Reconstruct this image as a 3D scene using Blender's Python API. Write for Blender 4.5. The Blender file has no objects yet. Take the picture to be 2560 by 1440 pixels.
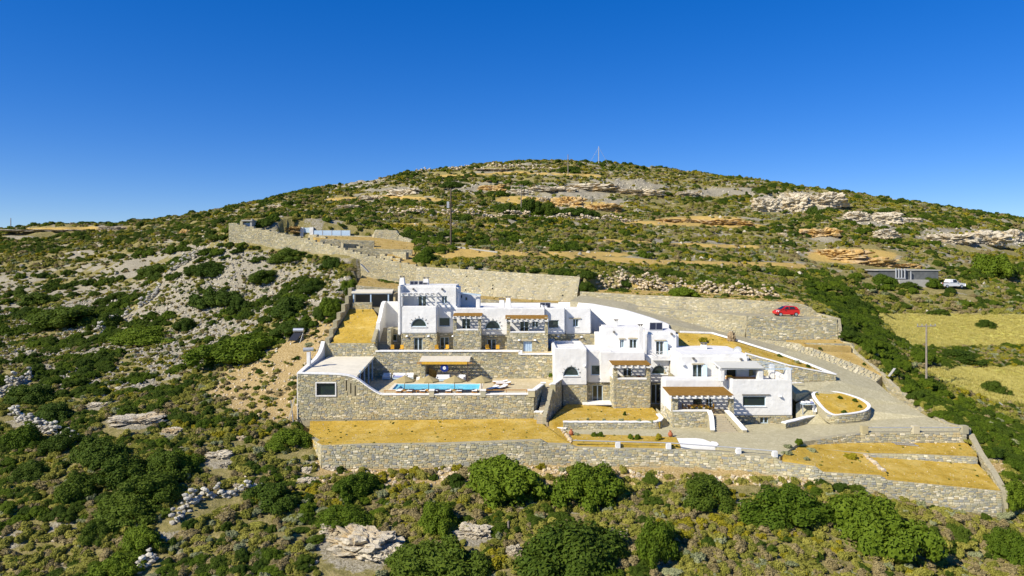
import bpy, bmesh, math, random
import numpy as np
from mathutils import Vector, Matrix, Euler

R = math.radians
rng = random.Random(7)
scene = bpy.context.scene
COL = scene.collection

# ------------------------------------------------------------------ camera
F, CX, HY, CAMZ = 1750.0, 1280.0, 645.0, 16.0      # focal length in photo pixels, optical axis, eye level, height above pool deck
cam_d = bpy.data.cameras.new('camera')
cam = bpy.data.objects.new('camera', cam_d); COL.objects.link(cam)
cam.location = (0, 0, CAMZ); cam.rotation_euler = (R(90), 0, 0)
cam_d.sensor_width = 36.0; cam_d.lens = 36.0 * F / 2560.0
cam_d.shift_y = -(720 - HY) / 2560.0
cam_d.clip_start = 0.5; cam_d.clip_end = 6000
scene.camera = cam

# ------------------------------------------------------------------ sky, sun, exposure
SUN_AZ, SUN_EL = 55.0, 38.0                         # sun stands left of and behind the camera
world = bpy.data.worlds.new('World'); scene.world = world; world.use_nodes = True
wn = world.node_tree; wn.nodes.clear()
sky = wn.nodes.new('ShaderNodeTexSky'); sky.sky_type = 'NISHITA'; sky.sun_disc = False
sun_dir = Vector((-math.sin(R(SUN_AZ)) * math.cos(R(SUN_EL)), -math.cos(R(SUN_AZ)) * math.cos(R(SUN_EL)), math.sin(R(SUN_EL))))
sky.sun_elevation = R(SUN_EL); sky.sun_rotation = math.atan2(sun_dir.x, sun_dir.y)
sky.altitude = 300; sky.air_density = 0.8; sky.dust_density = 0.0; sky.ozone_density = 8.0
hs = wn.nodes.new('ShaderNodeHueSaturation'); hs.inputs['Saturation'].default_value = 1.46; hs.inputs['Hue'].default_value = 0.519
gm_ = wn.nodes.new('ShaderNodeGamma'); gm_.inputs[1].default_value = 0.70
bg = wn.nodes.new('ShaderNodeBackground'); bg.inputs['Strength'].default_value = 0.15
wo = wn.nodes.new('ShaderNodeOutputWorld')
wn.links.new(sky.outputs[0], gm_.inputs[0]); wn.links.new(gm_.outputs[0], hs.inputs['Color']); wn.links.new(hs.outputs[0], bg.inputs[0]); wn.links.new(bg.outputs[0], wo.inputs[0])
sl = bpy.data.lights.new('sun', 'SUN'); sl.energy = 4.5; sl.angle = R(0.53); sl.color = (1.0, 0.94, 0.82)
sun = bpy.data.objects.new('sun', sl); COL.objects.link(sun)
sun.rotation_euler = (-sun_dir).to_track_quat('-Z', 'Y').to_euler(); sun.location = (-60, -40, 120)
vs = scene.view_settings; vs.view_transform = 'Standard'; vs.look = 'None'; vs.exposure = 0.6; vs.gamma = 1.0
scene.cycles.max_bounces = 5; scene.cycles.transparent_max_bounces = 6

# ------------------------------------------------------------------ pixel helpers (a pixel gives a direction; the depth Y comes from what the thing stands on)
def X(px, Y): return (px - CX) * Y / F
def Z(py, Y): return CAMZ - (py - HY) * Y / F
def P(px, py, Y): return Vector((X(px, Y), Y, Z(py, Y)))
def pix(v): return CX + F * v[0] / v[1], HY + F * (CAMZ - v[2]) / v[1]

# ------------------------------------------------------------------ materials
def lin(r, g, b):
    f = lambda c: c / 12.92 if c <= 0.04045 else ((c + 0.055) / 1.055) ** 2.4
    return (f(r / 255), f(g / 255), f(b / 255), 1)
MATS = {}
class NT:
    def __init__(s, name):
        s.m = bpy.data.materials.new(name); s.m.use_nodes = True; s.t = s.m.node_tree
        s.b = s.t.nodes['Principled BSDF']; s.out = s.t.nodes['Material Output']
        MATS[name] = s.m
    def n(s, typ, **kw):
        nd = s.t.nodes.new(typ)
        for k, v in kw.items():
            if k[0] == '_': nd.inputs[k[1:].replace('_', ' ')].default_value = v
            else: setattr(nd, k, v)
        return nd
    def l(s, a, b): s.t.links.new(a, b)
    def noise(s, scale, detail=4, rough=0.6, vec=None):
        nd = s.n('ShaderNodeTexNoise'); nd.inputs['Scale'].default_value = scale; nd.inputs['Detail'].default_value = detail; nd.inputs['Roughness'].default_value = rough
        s.l(vec if vec else s.pos(), nd.inputs['Vector']); return nd.outputs[0]
    def pos(s):
        if not hasattr(s, '_p'): s._p = s.n('ShaderNodeNewGeometry').outputs['Position']
        return s._p
    def ramp(s, fac, stops, interp='LINEAR'):
        nd = s.n('ShaderNodeValToRGB'); cr = nd.color_ramp; cr.interpolation = interp
        while len(cr.elements) > 1: cr.elements.remove(cr.elements[-1])
        for i, (p, c) in enumerate(stops):
            e = cr.elements[0] if i == 0 else cr.elements.new(p)
            e.position = p; e.color = c if len(c) == 4 else (*c, 1)
        s.l(fac, nd.inputs[0]); return nd.outputs[0]
    def mix(s, fac, a, b, mode='MIX'):
        nd = s.n('ShaderNodeMix', data_type='RGBA', blend_type=mode)
        for sock, v in ((nd.inputs[0], fac), (nd.inputs[6], a), (nd.inputs[7], b)):
            if hasattr(v, 'is_linked'): s.l(v, sock)
            else: sock.default_value = v if not isinstance(v, tuple) else (v if len(v) == 4 else (*v, 1))
        return nd.outputs[2]
    def math(s, op, a, b=0.0):
        nd = s.n('ShaderNodeMath', operation=op)
        for sock, v in ((nd.inputs[0], a), (nd.inputs[1], b)):
            if hasattr(v, 'is_linked'): s.l(v, sock)
            else: sock.default_value = v
        return nd.outputs[0]
    def bump(s, h, strength=0.4, dist=0.05):
        nd = s.n('ShaderNodeBump'); nd.inputs['Strength'].default_value = strength; nd.inputs['Distance'].default_value = dist
        s.l(h, nd.inputs['Height']); s.l(nd.outputs[0], s.b.inputs['Normal'])
    def col(s, c):
        if hasattr(c, 'is_linked'): s.l(c, s.b.inputs['Base Color'])
        else: s.b.inputs['Base Color'].default_value = c if len(c) == 4 else (*c, 1)
        return s
    def rough(s, r, spec=0.3): s.b.inputs['Roughness'].default_value = r; s.b.inputs['Specular IOR Level'].default_value = spec; return s

def simple(name, c, rough=0.7, var=0.12, scale=3.0, metallic=0.0, bump=0.0, spec=0.3):
    t = NT(name); c = tuple(c[:3])
    d = tuple(x * (1 - var) for x in c); l_ = tuple(min(1, x * (1 + var)) for x in c)
    n = t.noise(scale, 5, 0.65)
    t.col(t.ramp(n, [(0.3, d), (0.7, l_)])); t.rough(rough, spec); t.b.inputs['Metallic'].default_value = metallic
    if bump: t.bump(n, bump, 0.03)
    return t.m

def stone_mat(name, pal, stain=0.25):
    t = NT(name)
    geo = t.n('ShaderNodeNewGeometry'); oi = t.n('ShaderNodeObjectInfo')
    r = t.math('FRACT', t.math('ADD', geo.outputs['Random Per Island'], t.math('MULTIPLY', oi.outputs['Random'], 7.31)))
    stops = [(i / len(pal), p) for i, p in enumerate(pal)]
    c = t.ramp(r, stops, 'CONSTANT')
    n1 = t.noise(6.0, 6, 0.7); n2 = t.noise(0.35, 3, 0.5)
    c = t.mix(t.math('MULTIPLY', n1, 0.55), c, t.mix(0.5, c, (0.30, 0.26, 0.17)), 'MIX')
    c = t.mix(0.5, c, t.ramp(n2, [(0.35, (0.78, 0.76, 0.72)), (0.65, (1.2, 1.18, 1.12))]), 'MULTIPLY') if stain else c
    t.col(c); t.rough(0.92, 0.12); t.bump(t.noise(14, 6, 0.7), 0.5, 0.03)
    return t.m
stone_mat('stone', [(0.410,0.376,0.228),(0.490,0.433,0.251),(0.331,0.325,0.257),(0.570,0.502,0.308),(0.268,0.274,0.257),(0.456,0.388,0.217),(0.513,0.467,0.331),(0.376,0.353,0.228),(0.707,0.638,0.467),(0.308,0.302,0.245),(0.502,0.399,0.205),(0.422,0.405,0.296)])
stone_mat('stone_pale', [(00.402,00.354,00.216),(00.479,00.422,00.259),(00.344,00.316,00.211),(00.431,00.374,00.211),(00.555,00.498,00.344),(00.297,00.287,00.230),(00.450,00.383,00.230),(00.383,00.354,00.239)])
stone_mat('rubble_pale', [(.56,.46,.31),(.64,.54,.40),(.48,.39,.26),(.60,.47,.29),(.42,.36,.27)])
stone_mat('rubble_light', [(.43,.405,.35),(.50,.475,.41),(.36,.34,.30),(.53,.50,.42),(.30,.29,.26)])
stone_mat('rubble_grey', [(.38,.345,.27),(.46,.42,.335),(.31,.285,.23),(.50,.455,.36),(.27,.25,.21)])
simple('mortar', (.34,.30,.19), 0.95, 0.2, 5, bump=0.4)
simple('mortar_pale', (.38,.33,.21), 0.95, 0.2, 5, bump=0.4)
simple('stone_step', (.42,.36,.24), 0.9, 0.15, 4, bump=0.3)
t = NT('plaster'); n = t.noise(1.1, 3, 0.5); mpp = t.n('ShaderNodeMapping'); mpp.inputs['Scale'].default_value = (2.2, 2.2, .22); t.l(t.pos(), mpp.inputs[0])
t.col(t.mix(t.ramp(t.noise(1.0, 5, .7, mpp.outputs[0]), [(0.55, (0,0,0)), (0.75, (.5,.5,.5))]), t.ramp(t.noise(0.6, 4), [(0.3, (.665,.645,.60)), (0.7, (.755,.74,.70))]), (.54,.52,.47))); t.rough(0.85, 0.2); t.bump(n, 0.55, 0.16)
t = NT('whitewash'); t.col(t.ramp(t.noise(3.0, 5), [(0.35, (.70,.68,.63)), (0.6, (.84,.83,.80))])); t.rough(0.85, 0.2); t.bump(t.noise(7, 4), 0.5, 0.04)
simple('frame_paint', (.46,.56,.62), 0.45, 0.06, 3)
simple('blue_paint', (.17,.27,.42), 0.5, 0.08, 3)
simple('pale_blue_paint', (.42,.54,.66), 0.5, 0.08, 3)
t = NT('glass'); oi_ = t.n('ShaderNodeObjectInfo'); t.col(t.mix(t.ramp(t.noise(1.3, 4), [(0.45, (0,0,0)), (0.6, (1,1,1))]), t.ramp(oi_.outputs['Random'], [(0, (.012,.018,.022)), (.6, (.02,.03,.03)), (1, (.09,.10,.09))]), (.02,.035,.022))); t.rough(0.06, 0.7)  # dark green patches in the pane colour imitate the reflected landscape
simple('dark_void', (.02,.02,.022), 0.9, 0.1)
simple('wood', (.40,.20,.055), 0.6, 0.25, 8, bump=0.2)
simple('wood_yellow', (.62,.34,.03), 0.6, 0.2, 5)
t = NT('reed'); w = t.n('ShaderNodeTexNoise'); mp = t.n('ShaderNodeMapping'); mp.inputs['Scale'].default_value = (0.6, 14, 14); t.l(t.pos(), mp.inputs[0]); t.l(mp.outputs[0], w.inputs['Vector']); w.inputs['Scale'].default_value = 2.2; w.inputs['Detail'].default_value = 4
t.col(t.ramp(w.outputs[0], [(0.3, (.17,.085,.016)), (0.7, (.36,.20,.045))])); t.rough(0.9, 0.1)
simple('thatch', (.37,.29,.13), 0.95, 0.22, 9, bump=0.4)
simple('canvas', (.70,.63,.50), 0.85, 0.05, 1.5)
simple('roof_screed', (.68,.62,.48), 0.9, 0.10, 0.8, bump=0.15)
simple('awning', (.56,.545,.47), 0.85, 0.05, 1.5)
simple('cushion', (.80,.79,.76), 0.9, 0.05, 3)
simple('cushion_blue', (.30,.33,.55), 0.9, 0.08, 3)
simple('navy', (.012,.028,.17), 0.5, 0.05, 3)
simple('slate_cap', (.17,.155,.13), 0.9, 0.2, 5)
simple('metal', (.52,.53,.54), 0.35, 0.06, 3, metallic=0.6)
simple('dull_metal', (.42,.43,.43), 0.5, 0.1, 3, metallic=0.3)
simple('collector', (.03,.032,.04), 0.25, 0.1, 3)
simple('tar_pole', (.10,.075,.05), 0.9, 0.25, 5, bump=0.3)
simple('grey_pole', (.26,.22,.17), 0.9, 0.2, 4, bump=0.3)
simple('concrete', (.36,.345,.30), 0.9, 0.12, 2, bump=0.15)
simple('tank_concrete', (.115,.12,.115), 0.9, 0.3, 0.7, bump=0.2)
simple('lamp_white', (.82,.82,.80), 0.5, 0.03, 3)
simple('brown_stone', (.27,.20,.115), 0.95, 0.25, 2, bump=0.6)
simple('terracotta', (.36,.12,.05), 0.8, 0.15, 6)
simple('car_red', (.56,.012,.008), 0.25, 0.04, 2, spec=0.6)
simple('car_white', (.75,.75,.74), 0.3, 0.04, 2, spec=0.5)
simple('tyre', (.02,.02,.02), 0.9, 0.1, 6)
simple('rim', (.55,.56,.57), 0.35, 0.05, 4, metallic=0.7)
t = NT('headlight'); t.col((.75,.76,.75)); t.rough(0.1, 0.6)
t = NT('car_glass'); t.col((.02,.025,.03)); t.rough(0.05, 0.7)
simple('pool_tile', (.32,.70,.80), 0.5, 0.08, 1.2)
t = NT('pool_water'); t.t.nodes.remove(t.b)
tr = t.n('ShaderNodeBsdfTransparent'); tr.inputs[0].default_value = (.88,.98,.99,1); gl = t.n('ShaderNodeBsdfGlossy'); gl.inputs['Roughness'].default_value = 0.03
fr = t.n('ShaderNodeFresnel'); fr.inputs[0].default_value = 1.33; bp = t.n('ShaderNodeBump'); bp.inputs['Strength'].default_value = 0.12; bp.inputs['Distance'].default_value = 0.03
t.l(t.noise(2.2, 3), bp.inputs['Height']); t.l(bp.outputs[0], gl.inputs['Normal']); t.l(bp.outputs[0], fr.inputs['Normal'])
mx = t.n('ShaderNodeMixShader'); t.l(t.math('MULTIPLY', fr.outputs[0], 0.28), mx.inputs[0]); t.l(tr.outputs[0], mx.inputs[1]); t.l(gl.outputs[0], mx.inputs[2]); t.l(mx.outputs[0], t.out.inputs[0])
# soil of the garden beds
t = NT('ochre_soil'); n1 = t.noise(0.5, 6, 0.65); n2 = t.noise(5.0, 6, 0.75); n3 = t.noise(1.6, 3, 0.5)
c = t.ramp(n1, [(0.3, (.35,.225,.028)), (0.5, (.47,.31,.048)), (0.70, (.56,.41,.12))]); c = t.mix(t.ramp(n2, [(0.50, (0,0,0)), (0.68, (.55,.55,.55))]), c, (.56,.38,.13)); c = t.mix(t.ramp(n3, [(0.56, (0,0,0)), (0.70, (.55,.55,.55))]), c, (.26,.18,.035))
t.col(c); t.rough(0.97, 0.05); t.bump(t.noise(4, 6, 0.75), 0.7, 0.12)
t = NT('dry_soil'); n1 = t.noise(0.6, 6, 0.65); c = t.ramp(n1, [(0.3, (.33,.22,.065)), (0.6, (.44,.31,.11)), (0.75, (.5,.38,.17))]); t.col(c); t.rough(0.97, 0.05); t.bump(t.noise(4, 6, 0.75), 0.7, 0.12)
# flagstone paving
def paving(name, a, b, joint, scale):
    t = NT(name)
    v = t.n('ShaderNodeTexVoronoi', feature='DISTANCE_TO_EDGE'); v.inputs['Scale'].default_value = scale; v2 = t.n('ShaderNodeTexVoronoi'); v2.inputs['Scale'].default_value = scale
    for q in (v, v2): t.l(t.pos(), q.inputs['Vector'])
    sp = t.n('ShaderNodeSeparateColor'); t.l(v2.outputs['Color'], sp.inputs[0])
    c = t.ramp(sp.outputs[0], [(0, a), (1, b)]); c = t.mix(t.ramp(t.noise(0.4, 4), [(0.35, (0,0,0)), (0.7, (.4,.4,.4))]), c, tuple(x * .8 for x in a)); c = t.mix(t.ramp(v.outputs['Distance'], [(0.02, (1,1,1)), (0.07, (0,0,0))]), c, joint)
    t.col(c); t.rough(0.9, 0.15); t.bump(t.ramp(v.outputs['Distance'], [(0, (0,0,0)), (0.08, (1,1,1))]), 0.5, 0.03)
paving('court_paving', (.425,.375,.225), (.52,.465,.295), (.375,.33,.195), 2.6)
paving('deck_paving', (.54,.44,.25), (.64,.54,.34), (.50,.405,.23), 1.9)
paving('road_paving', (.35,.31,.20), (.44,.395,.265), (.32,.28,.18), 3.0)
simple('court_white', (.82,.79,.72), 0.9, 0.05, 2)
# rock
t = NT('rock'); n1 = t.noise(0.8, 8, 0.7); n2 = t.noise(0.25, 4, 0.6); n3 = t.noise(3.5, 6, 0.7)
c = t.ramp(n1, [(0.30, (.34,.28,.19)), (0.46, (.54,.47,.34)), (0.66, (.68,.60,.45))]); c = t.mix(t.ramp(n2, [(0.52, (0,0,0)), (0.68, (.75,.75,.75))]), c, (.50,.34,.13)); c = t.mix(t.ramp(n3, [(0.60, (0,0,0)), (0.72, (.5,.5,.5))]), c, (.16,.145,.12))
t.col(c); t.rough(0.95, 0.1); t.bump(t.noise(1.8, 8, 0.75), 1.0, 0.35)
t = NT('rock_ochre'); n1 = t.noise(0.7, 8, 0.7); n2 = t.noise(0.3, 4, 0.6)
c = t.ramp(n1, [(0.32, (.36,.20,.05)), (0.5, (.52,.34,.12)), (0.68, (.60,.46,.24))]); c = t.mix(t.ramp(n2, [(0.5, (0,0,0)), (0.68, (.6,.6,.6))]), c, (.52,.44,.32))
t.col(c); t.rough(0.95, 0.1); t.bump(t.noise(1.6, 8, 0.75), 1.0, 0.35)
# ground: three painted attributes say where the hill is bare rock, tan scree or dry grass
t = NT('hill_ground')
att = lambda nm: t.n('ShaderNodeAttribute', attribute_name=nm).outputs['Fac']
n1 = t.noise(0.22, 6, 0.65); n2 = t.noise(1.4, 6, 0.7); n3 = t.noise(5.5, 5, 0.7)
base = t.ramp(n2, [(0.3, (.14,.125,.04)), (0.5, (.24,.205,.075)), (0.68, (.36,.29,.13))])
base = t.mix(t.ramp(n3, [(0.56, (0,0,0)), (0.66, (.7,.7,.7))]), base, (.36,.30,.18))
rk = t.ramp(n3, [(0.32, (.13,.11,.055)), (0.46, (.28,.245,.165)), (0.64, (.46,.415,.32))])
sc = t.ramp(n3, [(0.30, (.20,.135,.045)), (0.48, (.40,.285,.12)), (0.66, (.54,.42,.225))])
fl = t.ramp(n2, [(0.3, (.28,.27,.055)), (0.55, (.50,.45,.11)), (0.72, (.60,.53,.18))])
def soft(a, k): return t.ramp(t.math('ADD', a, t.math('MULTIPLY', t.math('SUBTRACT', n2, 0.5), k)), [(0.4, (0,0,0)), (0.6, (1,1,1))])
c = t.mix(soft(att('rock'), 1.3), base, rk); c = t.mix(soft(att('scree'), 1.0), c, sc); c = t.mix(soft(att('field'), 0.6), c, fl); c = t.mix(soft(att('ochre'), 0.6), c, (.48,.33,.10))
t.col(c); t.rough(0.97, 0.05); t.bump(t.math('ADD', n2, n3), 0.8, 0.2)
# foliage
def leaf_mat(name, a, b, trans=0.25):
    t = NT(name); geo = t.n('ShaderNodeNewGeometry'); oi = t.n('ShaderNodeObjectInfo')
    k = t.math('ADD', t.math('MULTIPLY', geo.outputs['Random Per Island'], 0.45), t.math('MULTIPLY', oi.outputs['Random'], 0.55))
    c = t.ramp(k, [(0.1, a), (0.9, b)])
    t.col(c); t.rough(0.7, 0.15)
    tl = t.n('ShaderNodeBsdfTranslucent'); t.l(c, tl.inputs[0]); ms = t.n('ShaderNodeMixShader'); ms.inputs[0].default_value = trans
    t.l(t.b.outputs[0], ms.inputs[1]); t.l(tl.outputs[0], ms.inputs[2]); t.l(ms.outputs[0], t.out.inputs[0])
leaf_mat('leaf_green', (.060,.105,.006), (.140,.195,.012))
leaf_mat('leaf_dark', (.042,.078,.007), (.100,.142,.012))
leaf_mat('leaf_olive', (.170,.180,.024), (.390,.355,.070))
leaf_mat('leaf_dry', (.230,.185,.075), (.400,.320,.150))
leaf_mat('leaf_yellow', (.210,.195,.012), (.400,.330,.020))
leaf_mat('leaf_straw', (.46,.40,.09), (.64,.56,.19))
leaf_mat('leaf_silver', (.22,.24,.11), (.36,.37,.19))
M = MATS

# ------------------------------------------------------------------ mesh and object helpers
WLOC = {}
def tag(o, label=None, cat=None, group=None, kind=None):
    if label: o['label'] = label
    if cat: o['category'] = cat
    if group: o['group'] = group
    if kind: o['kind'] = kind
    return o
def root(name, label, cat, loc=(0, 0, 0), group=None):
    o = bpy.data.objects.new(name, None); COL.objects.link(o); o.location = loc; o.empty_display_size = 0.5
    WLOC[o.name] = Vector(loc); return tag(o, label, cat, group)
class MB:
    def __init__(s): s.v = []; s.f = []
    def add(s, vs_, fs):
        k = len(s.v); s.v.extend([tuple(v) for v in vs_]); s.f.extend([tuple(i + k for i in f) for f in fs]); return s
    def box(s, x0, x1, y0, y1, z0, z1):
        return s.add([(x0,y0,z0),(x1,y0,z0),(x1,y1,z0),(x0,y1,z0),(x0,y0,z1),(x1,y0,z1),(x1,y1,z1),(x0,y1,z1)], [(3,2,1,0),(4,5,6,7),(0,1,5,4),(1,2,6,5),(2,3,7,6),(3,0,4,7)])
    def hexa(s, b, t_):                       # four bottom and four top corners
        return s.add(list(b) + list(t_), [(3,2,1,0),(4,5,6,7),(0,1,5,4),(1,2,6,5),(2,3,7,6),(3,0,4,7)])
    def bar(s, a, b, w=0.1, h=None):          # square bar between two points
        a = Vector(a); b = Vector(b); d = (b - a).normalized(); up = Vector((0,0,1)) if abs(d.z) < 0.95 else Vector((0,1,0))
        u = d.cross(up).normalized() * w / 2; v = u.cross(d).normalized() * (h if h else w) / 2
        return s.hexa([a-u-v, a+u-v, b+u-v, b-u-v], [a-u+v, a+u+v, b+u+v, b-u+v])
    def tube(s, a, b, r0, r1=None, n=10, caps=True):
        a = Vector(a); b = Vector(b); r1 = r0 if r1 is None else r1; d = (b - a).normalized(); up = Vector((0,0,1)) if abs(d.z) < 0.9 else Vector((0,1,0))
        u = d.cross(up).normalized(); v = u.cross(d).normalized(); vs_ = []
        for p, r in ((a, r0), (b, r1)):
            for i in range(n): q = 2 * math.pi * i / n; vs_.append(p + u * math.cos(q) * r + v * math.sin(q) * r)
        fs = [(i, (i+1) % n, n + (i+1) % n, n + i) for i in range(n)]
        if caps: fs += [tuple(range(n-1, -1, -1)), tuple(range(n, 2*n))]
        return s.add(vs_, fs)
    def lathe(s, prof, n=16, c=(0,0,0)):      # profile of (radius, z)
        vs_ = [(c[0] + r * math.cos(2*math.pi*i/n), c[1] + r * math.sin(2*math.pi*i/n), c[2] + z) for r, z in prof for i in range(n)]
        fs = [(k*n+i, k*n+(i+1) % n, (k+1)*n+(i+1) % n, (k+1)*n+i) for k in range(len(prof)-1) for i in range(n)]
        return s.add(vs_, fs)
    def poly(s, pts, thick=0.0, up=(0, 0, 1)):
        pts = [Vector(p) for p in pts]; n = len(pts)
        if not thick: return s.add(pts, [tuple(range(n))])
        d = Vector(up) * -thick
        return s.add(pts + [p + d for p in pts], [tuple(range(n)), tuple(range(2*n-1, n-1, -1))] + [(i, i+n, (i+1) % n + n, (i+1) % n) for i in range(n)])
    def build(s, name, mat, parent=None, smooth=False, bevel=0.0, kind=None, link=True, loc=None):
        off = WLOC[parent.name] if parent is not None and parent.name in WLOC else Vector((0,0,0))
        if loc is not None: off = Vector(loc)
        me = bpy.data.meshes.new(name); me.from_pydata([tuple(Vector(v) - off) for v in s.v], [], s.f)
        bm = bmesh.new(); bm.from_mesh(me); bmesh.ops.recalc_face_normals(bm, faces=bm.faces)
        if bevel: bmesh.ops.bevel(bm, geom=bm.edges[:], offset=bevel, segments=2, affect='EDGES', clamp_overlap=True)
        bm.to_mesh(me); bm.free()
        for m in (mat if isinstance(mat, (list, tuple)) else [mat]): me.materials.append(M[m])
        if smooth: me.polygons.foreach_set('use_smooth', [True] * len(me.polygons))
        o = bpy.data.objects.new(name, me)
        if link: COL.objects.link(o)
        if parent is not None: o.parent = parent; WLOC[o.name] = off
        elif loc is not None: o.location = loc; WLOC[o.name] = off
        if kind: o['kind'] = kind
        return o
def kids(o): return [c for c in COL.objects if c.parent == o]
CH = {}
def copy_tree(o, children, loc, rotz=0.0, label=None, group=None, scale=None):
    c = o.copy(); COL.objects.link(c); c.location = loc; c.rotation_euler.z = rotz
    if scale: c.scale = scale
    if label: c['label'] = label
    if group: c['group'] = group
    for ch, subs in children:
        d = ch.copy(); COL.objects.link(d); d.parent = c
        for g in subs: e = g.copy(); COL.objects.link(e); e.parent = d
    return c
def tree(o):
    allc = list(bpy.data.objects)
    return [(c, [g for g in allc if g.parent == c]) for c in allc if c.parent == o]
def boolean_cut(me, cutters):
    a = bpy.data.objects.new('tmp_a', me); COL.objects.link(a); tmp = []
    cm = bpy.data.meshes.new('tmp_c'); cb = MB()
    for c in cutters: cb.add(c.v, c.f)
    cm.from_pydata(cb.v, [], cb.f); bm = bmesh.new(); bm.from_mesh(cm); bmesh.ops.recalc_face_normals(bm, faces=bm.faces); bm.to_mesh(cm); bm.free()
    b = bpy.data.objects.new('tmp_b', cm); COL.objects.link(b)
    md = a.modifiers.new('cut', 'BOOLEAN'); md.operation = 'DIFFERENCE'; md.object = b; md.solver = 'EXACT'
    dg = bpy.context.evaluated_depsgraph_get(); out = bpy.data.meshes.new_from_object(a.evaluated_get(dg))
    bpy.data.objects.remove(a); bpy.data.objects.remove(b); bpy.data.meshes.remove(cm)
    return out
# value noise on numpy arrays
def vnoise(x, y, seed=0):
    xi = np.floor(x).astype(np.int64); yi = np.floor(y).astype(np.int64); fx = x - xi; fy = y - yi
    def h(a, b):
        n = (a * 374761393 + b * 668265263 + seed * 982451653) & 0xFFFFFFFF
        n = ((n ^ (n >> 13)) * 1274126177) & 0xFFFFFFFF; n = n ^ (n >> 16); return (n & 0xFFFF) / 65535.0
    u = fx * fx * (3 - 2 * fx); v = fy * fy * (3 - 2 * fy)
    return (h(xi, yi) * (1-u) + h(xi+1, yi) * u) * (1-v) + (h(xi, yi+1) * (1-u) + h(xi+1, yi+1) * u) * v
def fbm(x, y, oct=4, seed=0):
    s = np.zeros_like(np.asarray(x, float)); a = 0.5; t_ = 0
    for i in range(oct): s += a * vnoise(x * 2**i + i * 17.3, y * 2**i - i * 9.1, seed + i); t_ += a; a *= 0.5
    return s / t_
def inpoly(px, py, poly):
    px = np.asarray(px, float); py = np.asarray(py, float); r = np.zeros(px.shape, bool); n = len(poly)
    for i in range(n):
        x1, y1 = poly[i]; x2, y2 = poly[(i+1) % n]
        if y1 == y2: continue
        c = ((y1 > py) != (y2 > py)) & (px < (x2 - x1) * (py - y1) / (y2 - y1) + x1); r ^= c
    return r

# ================================================================== THE SETTING: platforms of the estate
PLAT = []
def sheet(name, polys, mat, lift=0.0, keep=True, skirt=.9):
    mb = MB()
    for pl in polys:
        pts = [(P(*q) if not isinstance(q, Vector) else q) + Vector((0, 0, lift)) for q in pl]; mb.poly(pts)
    me = bpy.data.meshes.new(name); me.from_pydata(mb.v, [], mb.f); bm = bmesh.new(); bm.from_mesh(me)
    bmesh.ops.remove_doubles(bm, verts=bm.verts, dist=.001); bmesh.ops.triangulate(bm, faces=bm.faces); bmesh.ops.recalc_face_normals(bm, faces=bm.faces)
    for f in bm.faces:
        if f.normal.z < 0: f.normal_flip()
    if skirt:
        ext = bmesh.ops.extrude_edge_only(bm, edges=[e_ for e_ in bm.edges if e_.is_boundary])
        for v_ in [g_ for g_ in ext['geom'] if isinstance(g_, bmesh.types.BMVert)]: v_.co.z -= skirt
    bm.to_mesh(me); bm.free(); me.materials.append(M[mat])
    o = bpy.data.objects.new(name, me); COL.objects.link(o); o['kind'] = 'structure'
    if keep: PLAT.append(o)
    return o
V = lambda x, y, z: Vector((x, y, z))
PX0, PX1, PY0, PY1 = -14.6, -4.05, 85.1, 88.8       # the pool
sheet('pool_deck', [[V(-25,82.25,0),V(PX0,82.25,0),V(PX0,93.2,0),V(-25,93.2,0)], [V(PX0,82.25,0),V(PX1,82.25,0),V(PX1,PY0,0),V(PX0,PY0,0)],
    [V(PX0,PY1,0),V(PX1,PY1,0),V(PX1,93.2,0),V(PX0,93.2,0)], [V(PX1,82.25,0),V(2.6,82.25,0),V(3.75,86.4,0),V(5.0,86.4,0),V(6.7,90.5,0),V(6.7,93.2,0),V(PX1,93.2,0)]], 'deck_paving', skirt=0)
mb = MB(); e = 0.02; d = -1.35
mb.poly([V(PX0,PY0,d),V(PX1,PY0,d),V(PX1,PY1,d),V(PX0,PY1,d)])
for a, b in (((PX0,PY0),(PX1,PY0)),((PX1,PY0),(PX1,PY1)),((PX1,PY1),(PX0,PY1)),((PX0,PY1),(PX0,PY0))): mb.poly([V(*a,0.0),V(*b,0.0),V(*b,d),V(*a,d)])
pool = mb.build('swimming_pool', 'pool_tile'); tag(pool, 'long blue tiled swimming pool in the stone deck', 'pool'); PLAT.append(pool)
cp = MB(); w = .38
for x0, x1, y0, y1 in ((PX0-w, PX1+w, PY0-w, PY0), (PX0-w, PX1+w, PY1, PY1+w), (PX0-w, PX0, PY0, PY1), (PX1, PX1+w, PY0, PY1)): cp.box(x0, x1, y0, y1, 0.004, 0.03)
cp.build('coping', 'canvas', pool)
sp_ = MB()
for i in range(4): sp_.box(PX0, PX0 + 1.5 - i*.35, PY0+.02, PY1-.02, -1.35 + .3*i, -1.05 + .3*i)
sp_.build('pool_steps', 'pool_tile', pool)
wt = MB().poly([V(PX0,PY0,-.09),V(PX1,PY0,-.09),V(PX1,PY1,-.09),V(PX0,PY1,-.09)]).build('pool_water', 'pool_water'); wt['kind'] = 'structure'

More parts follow.
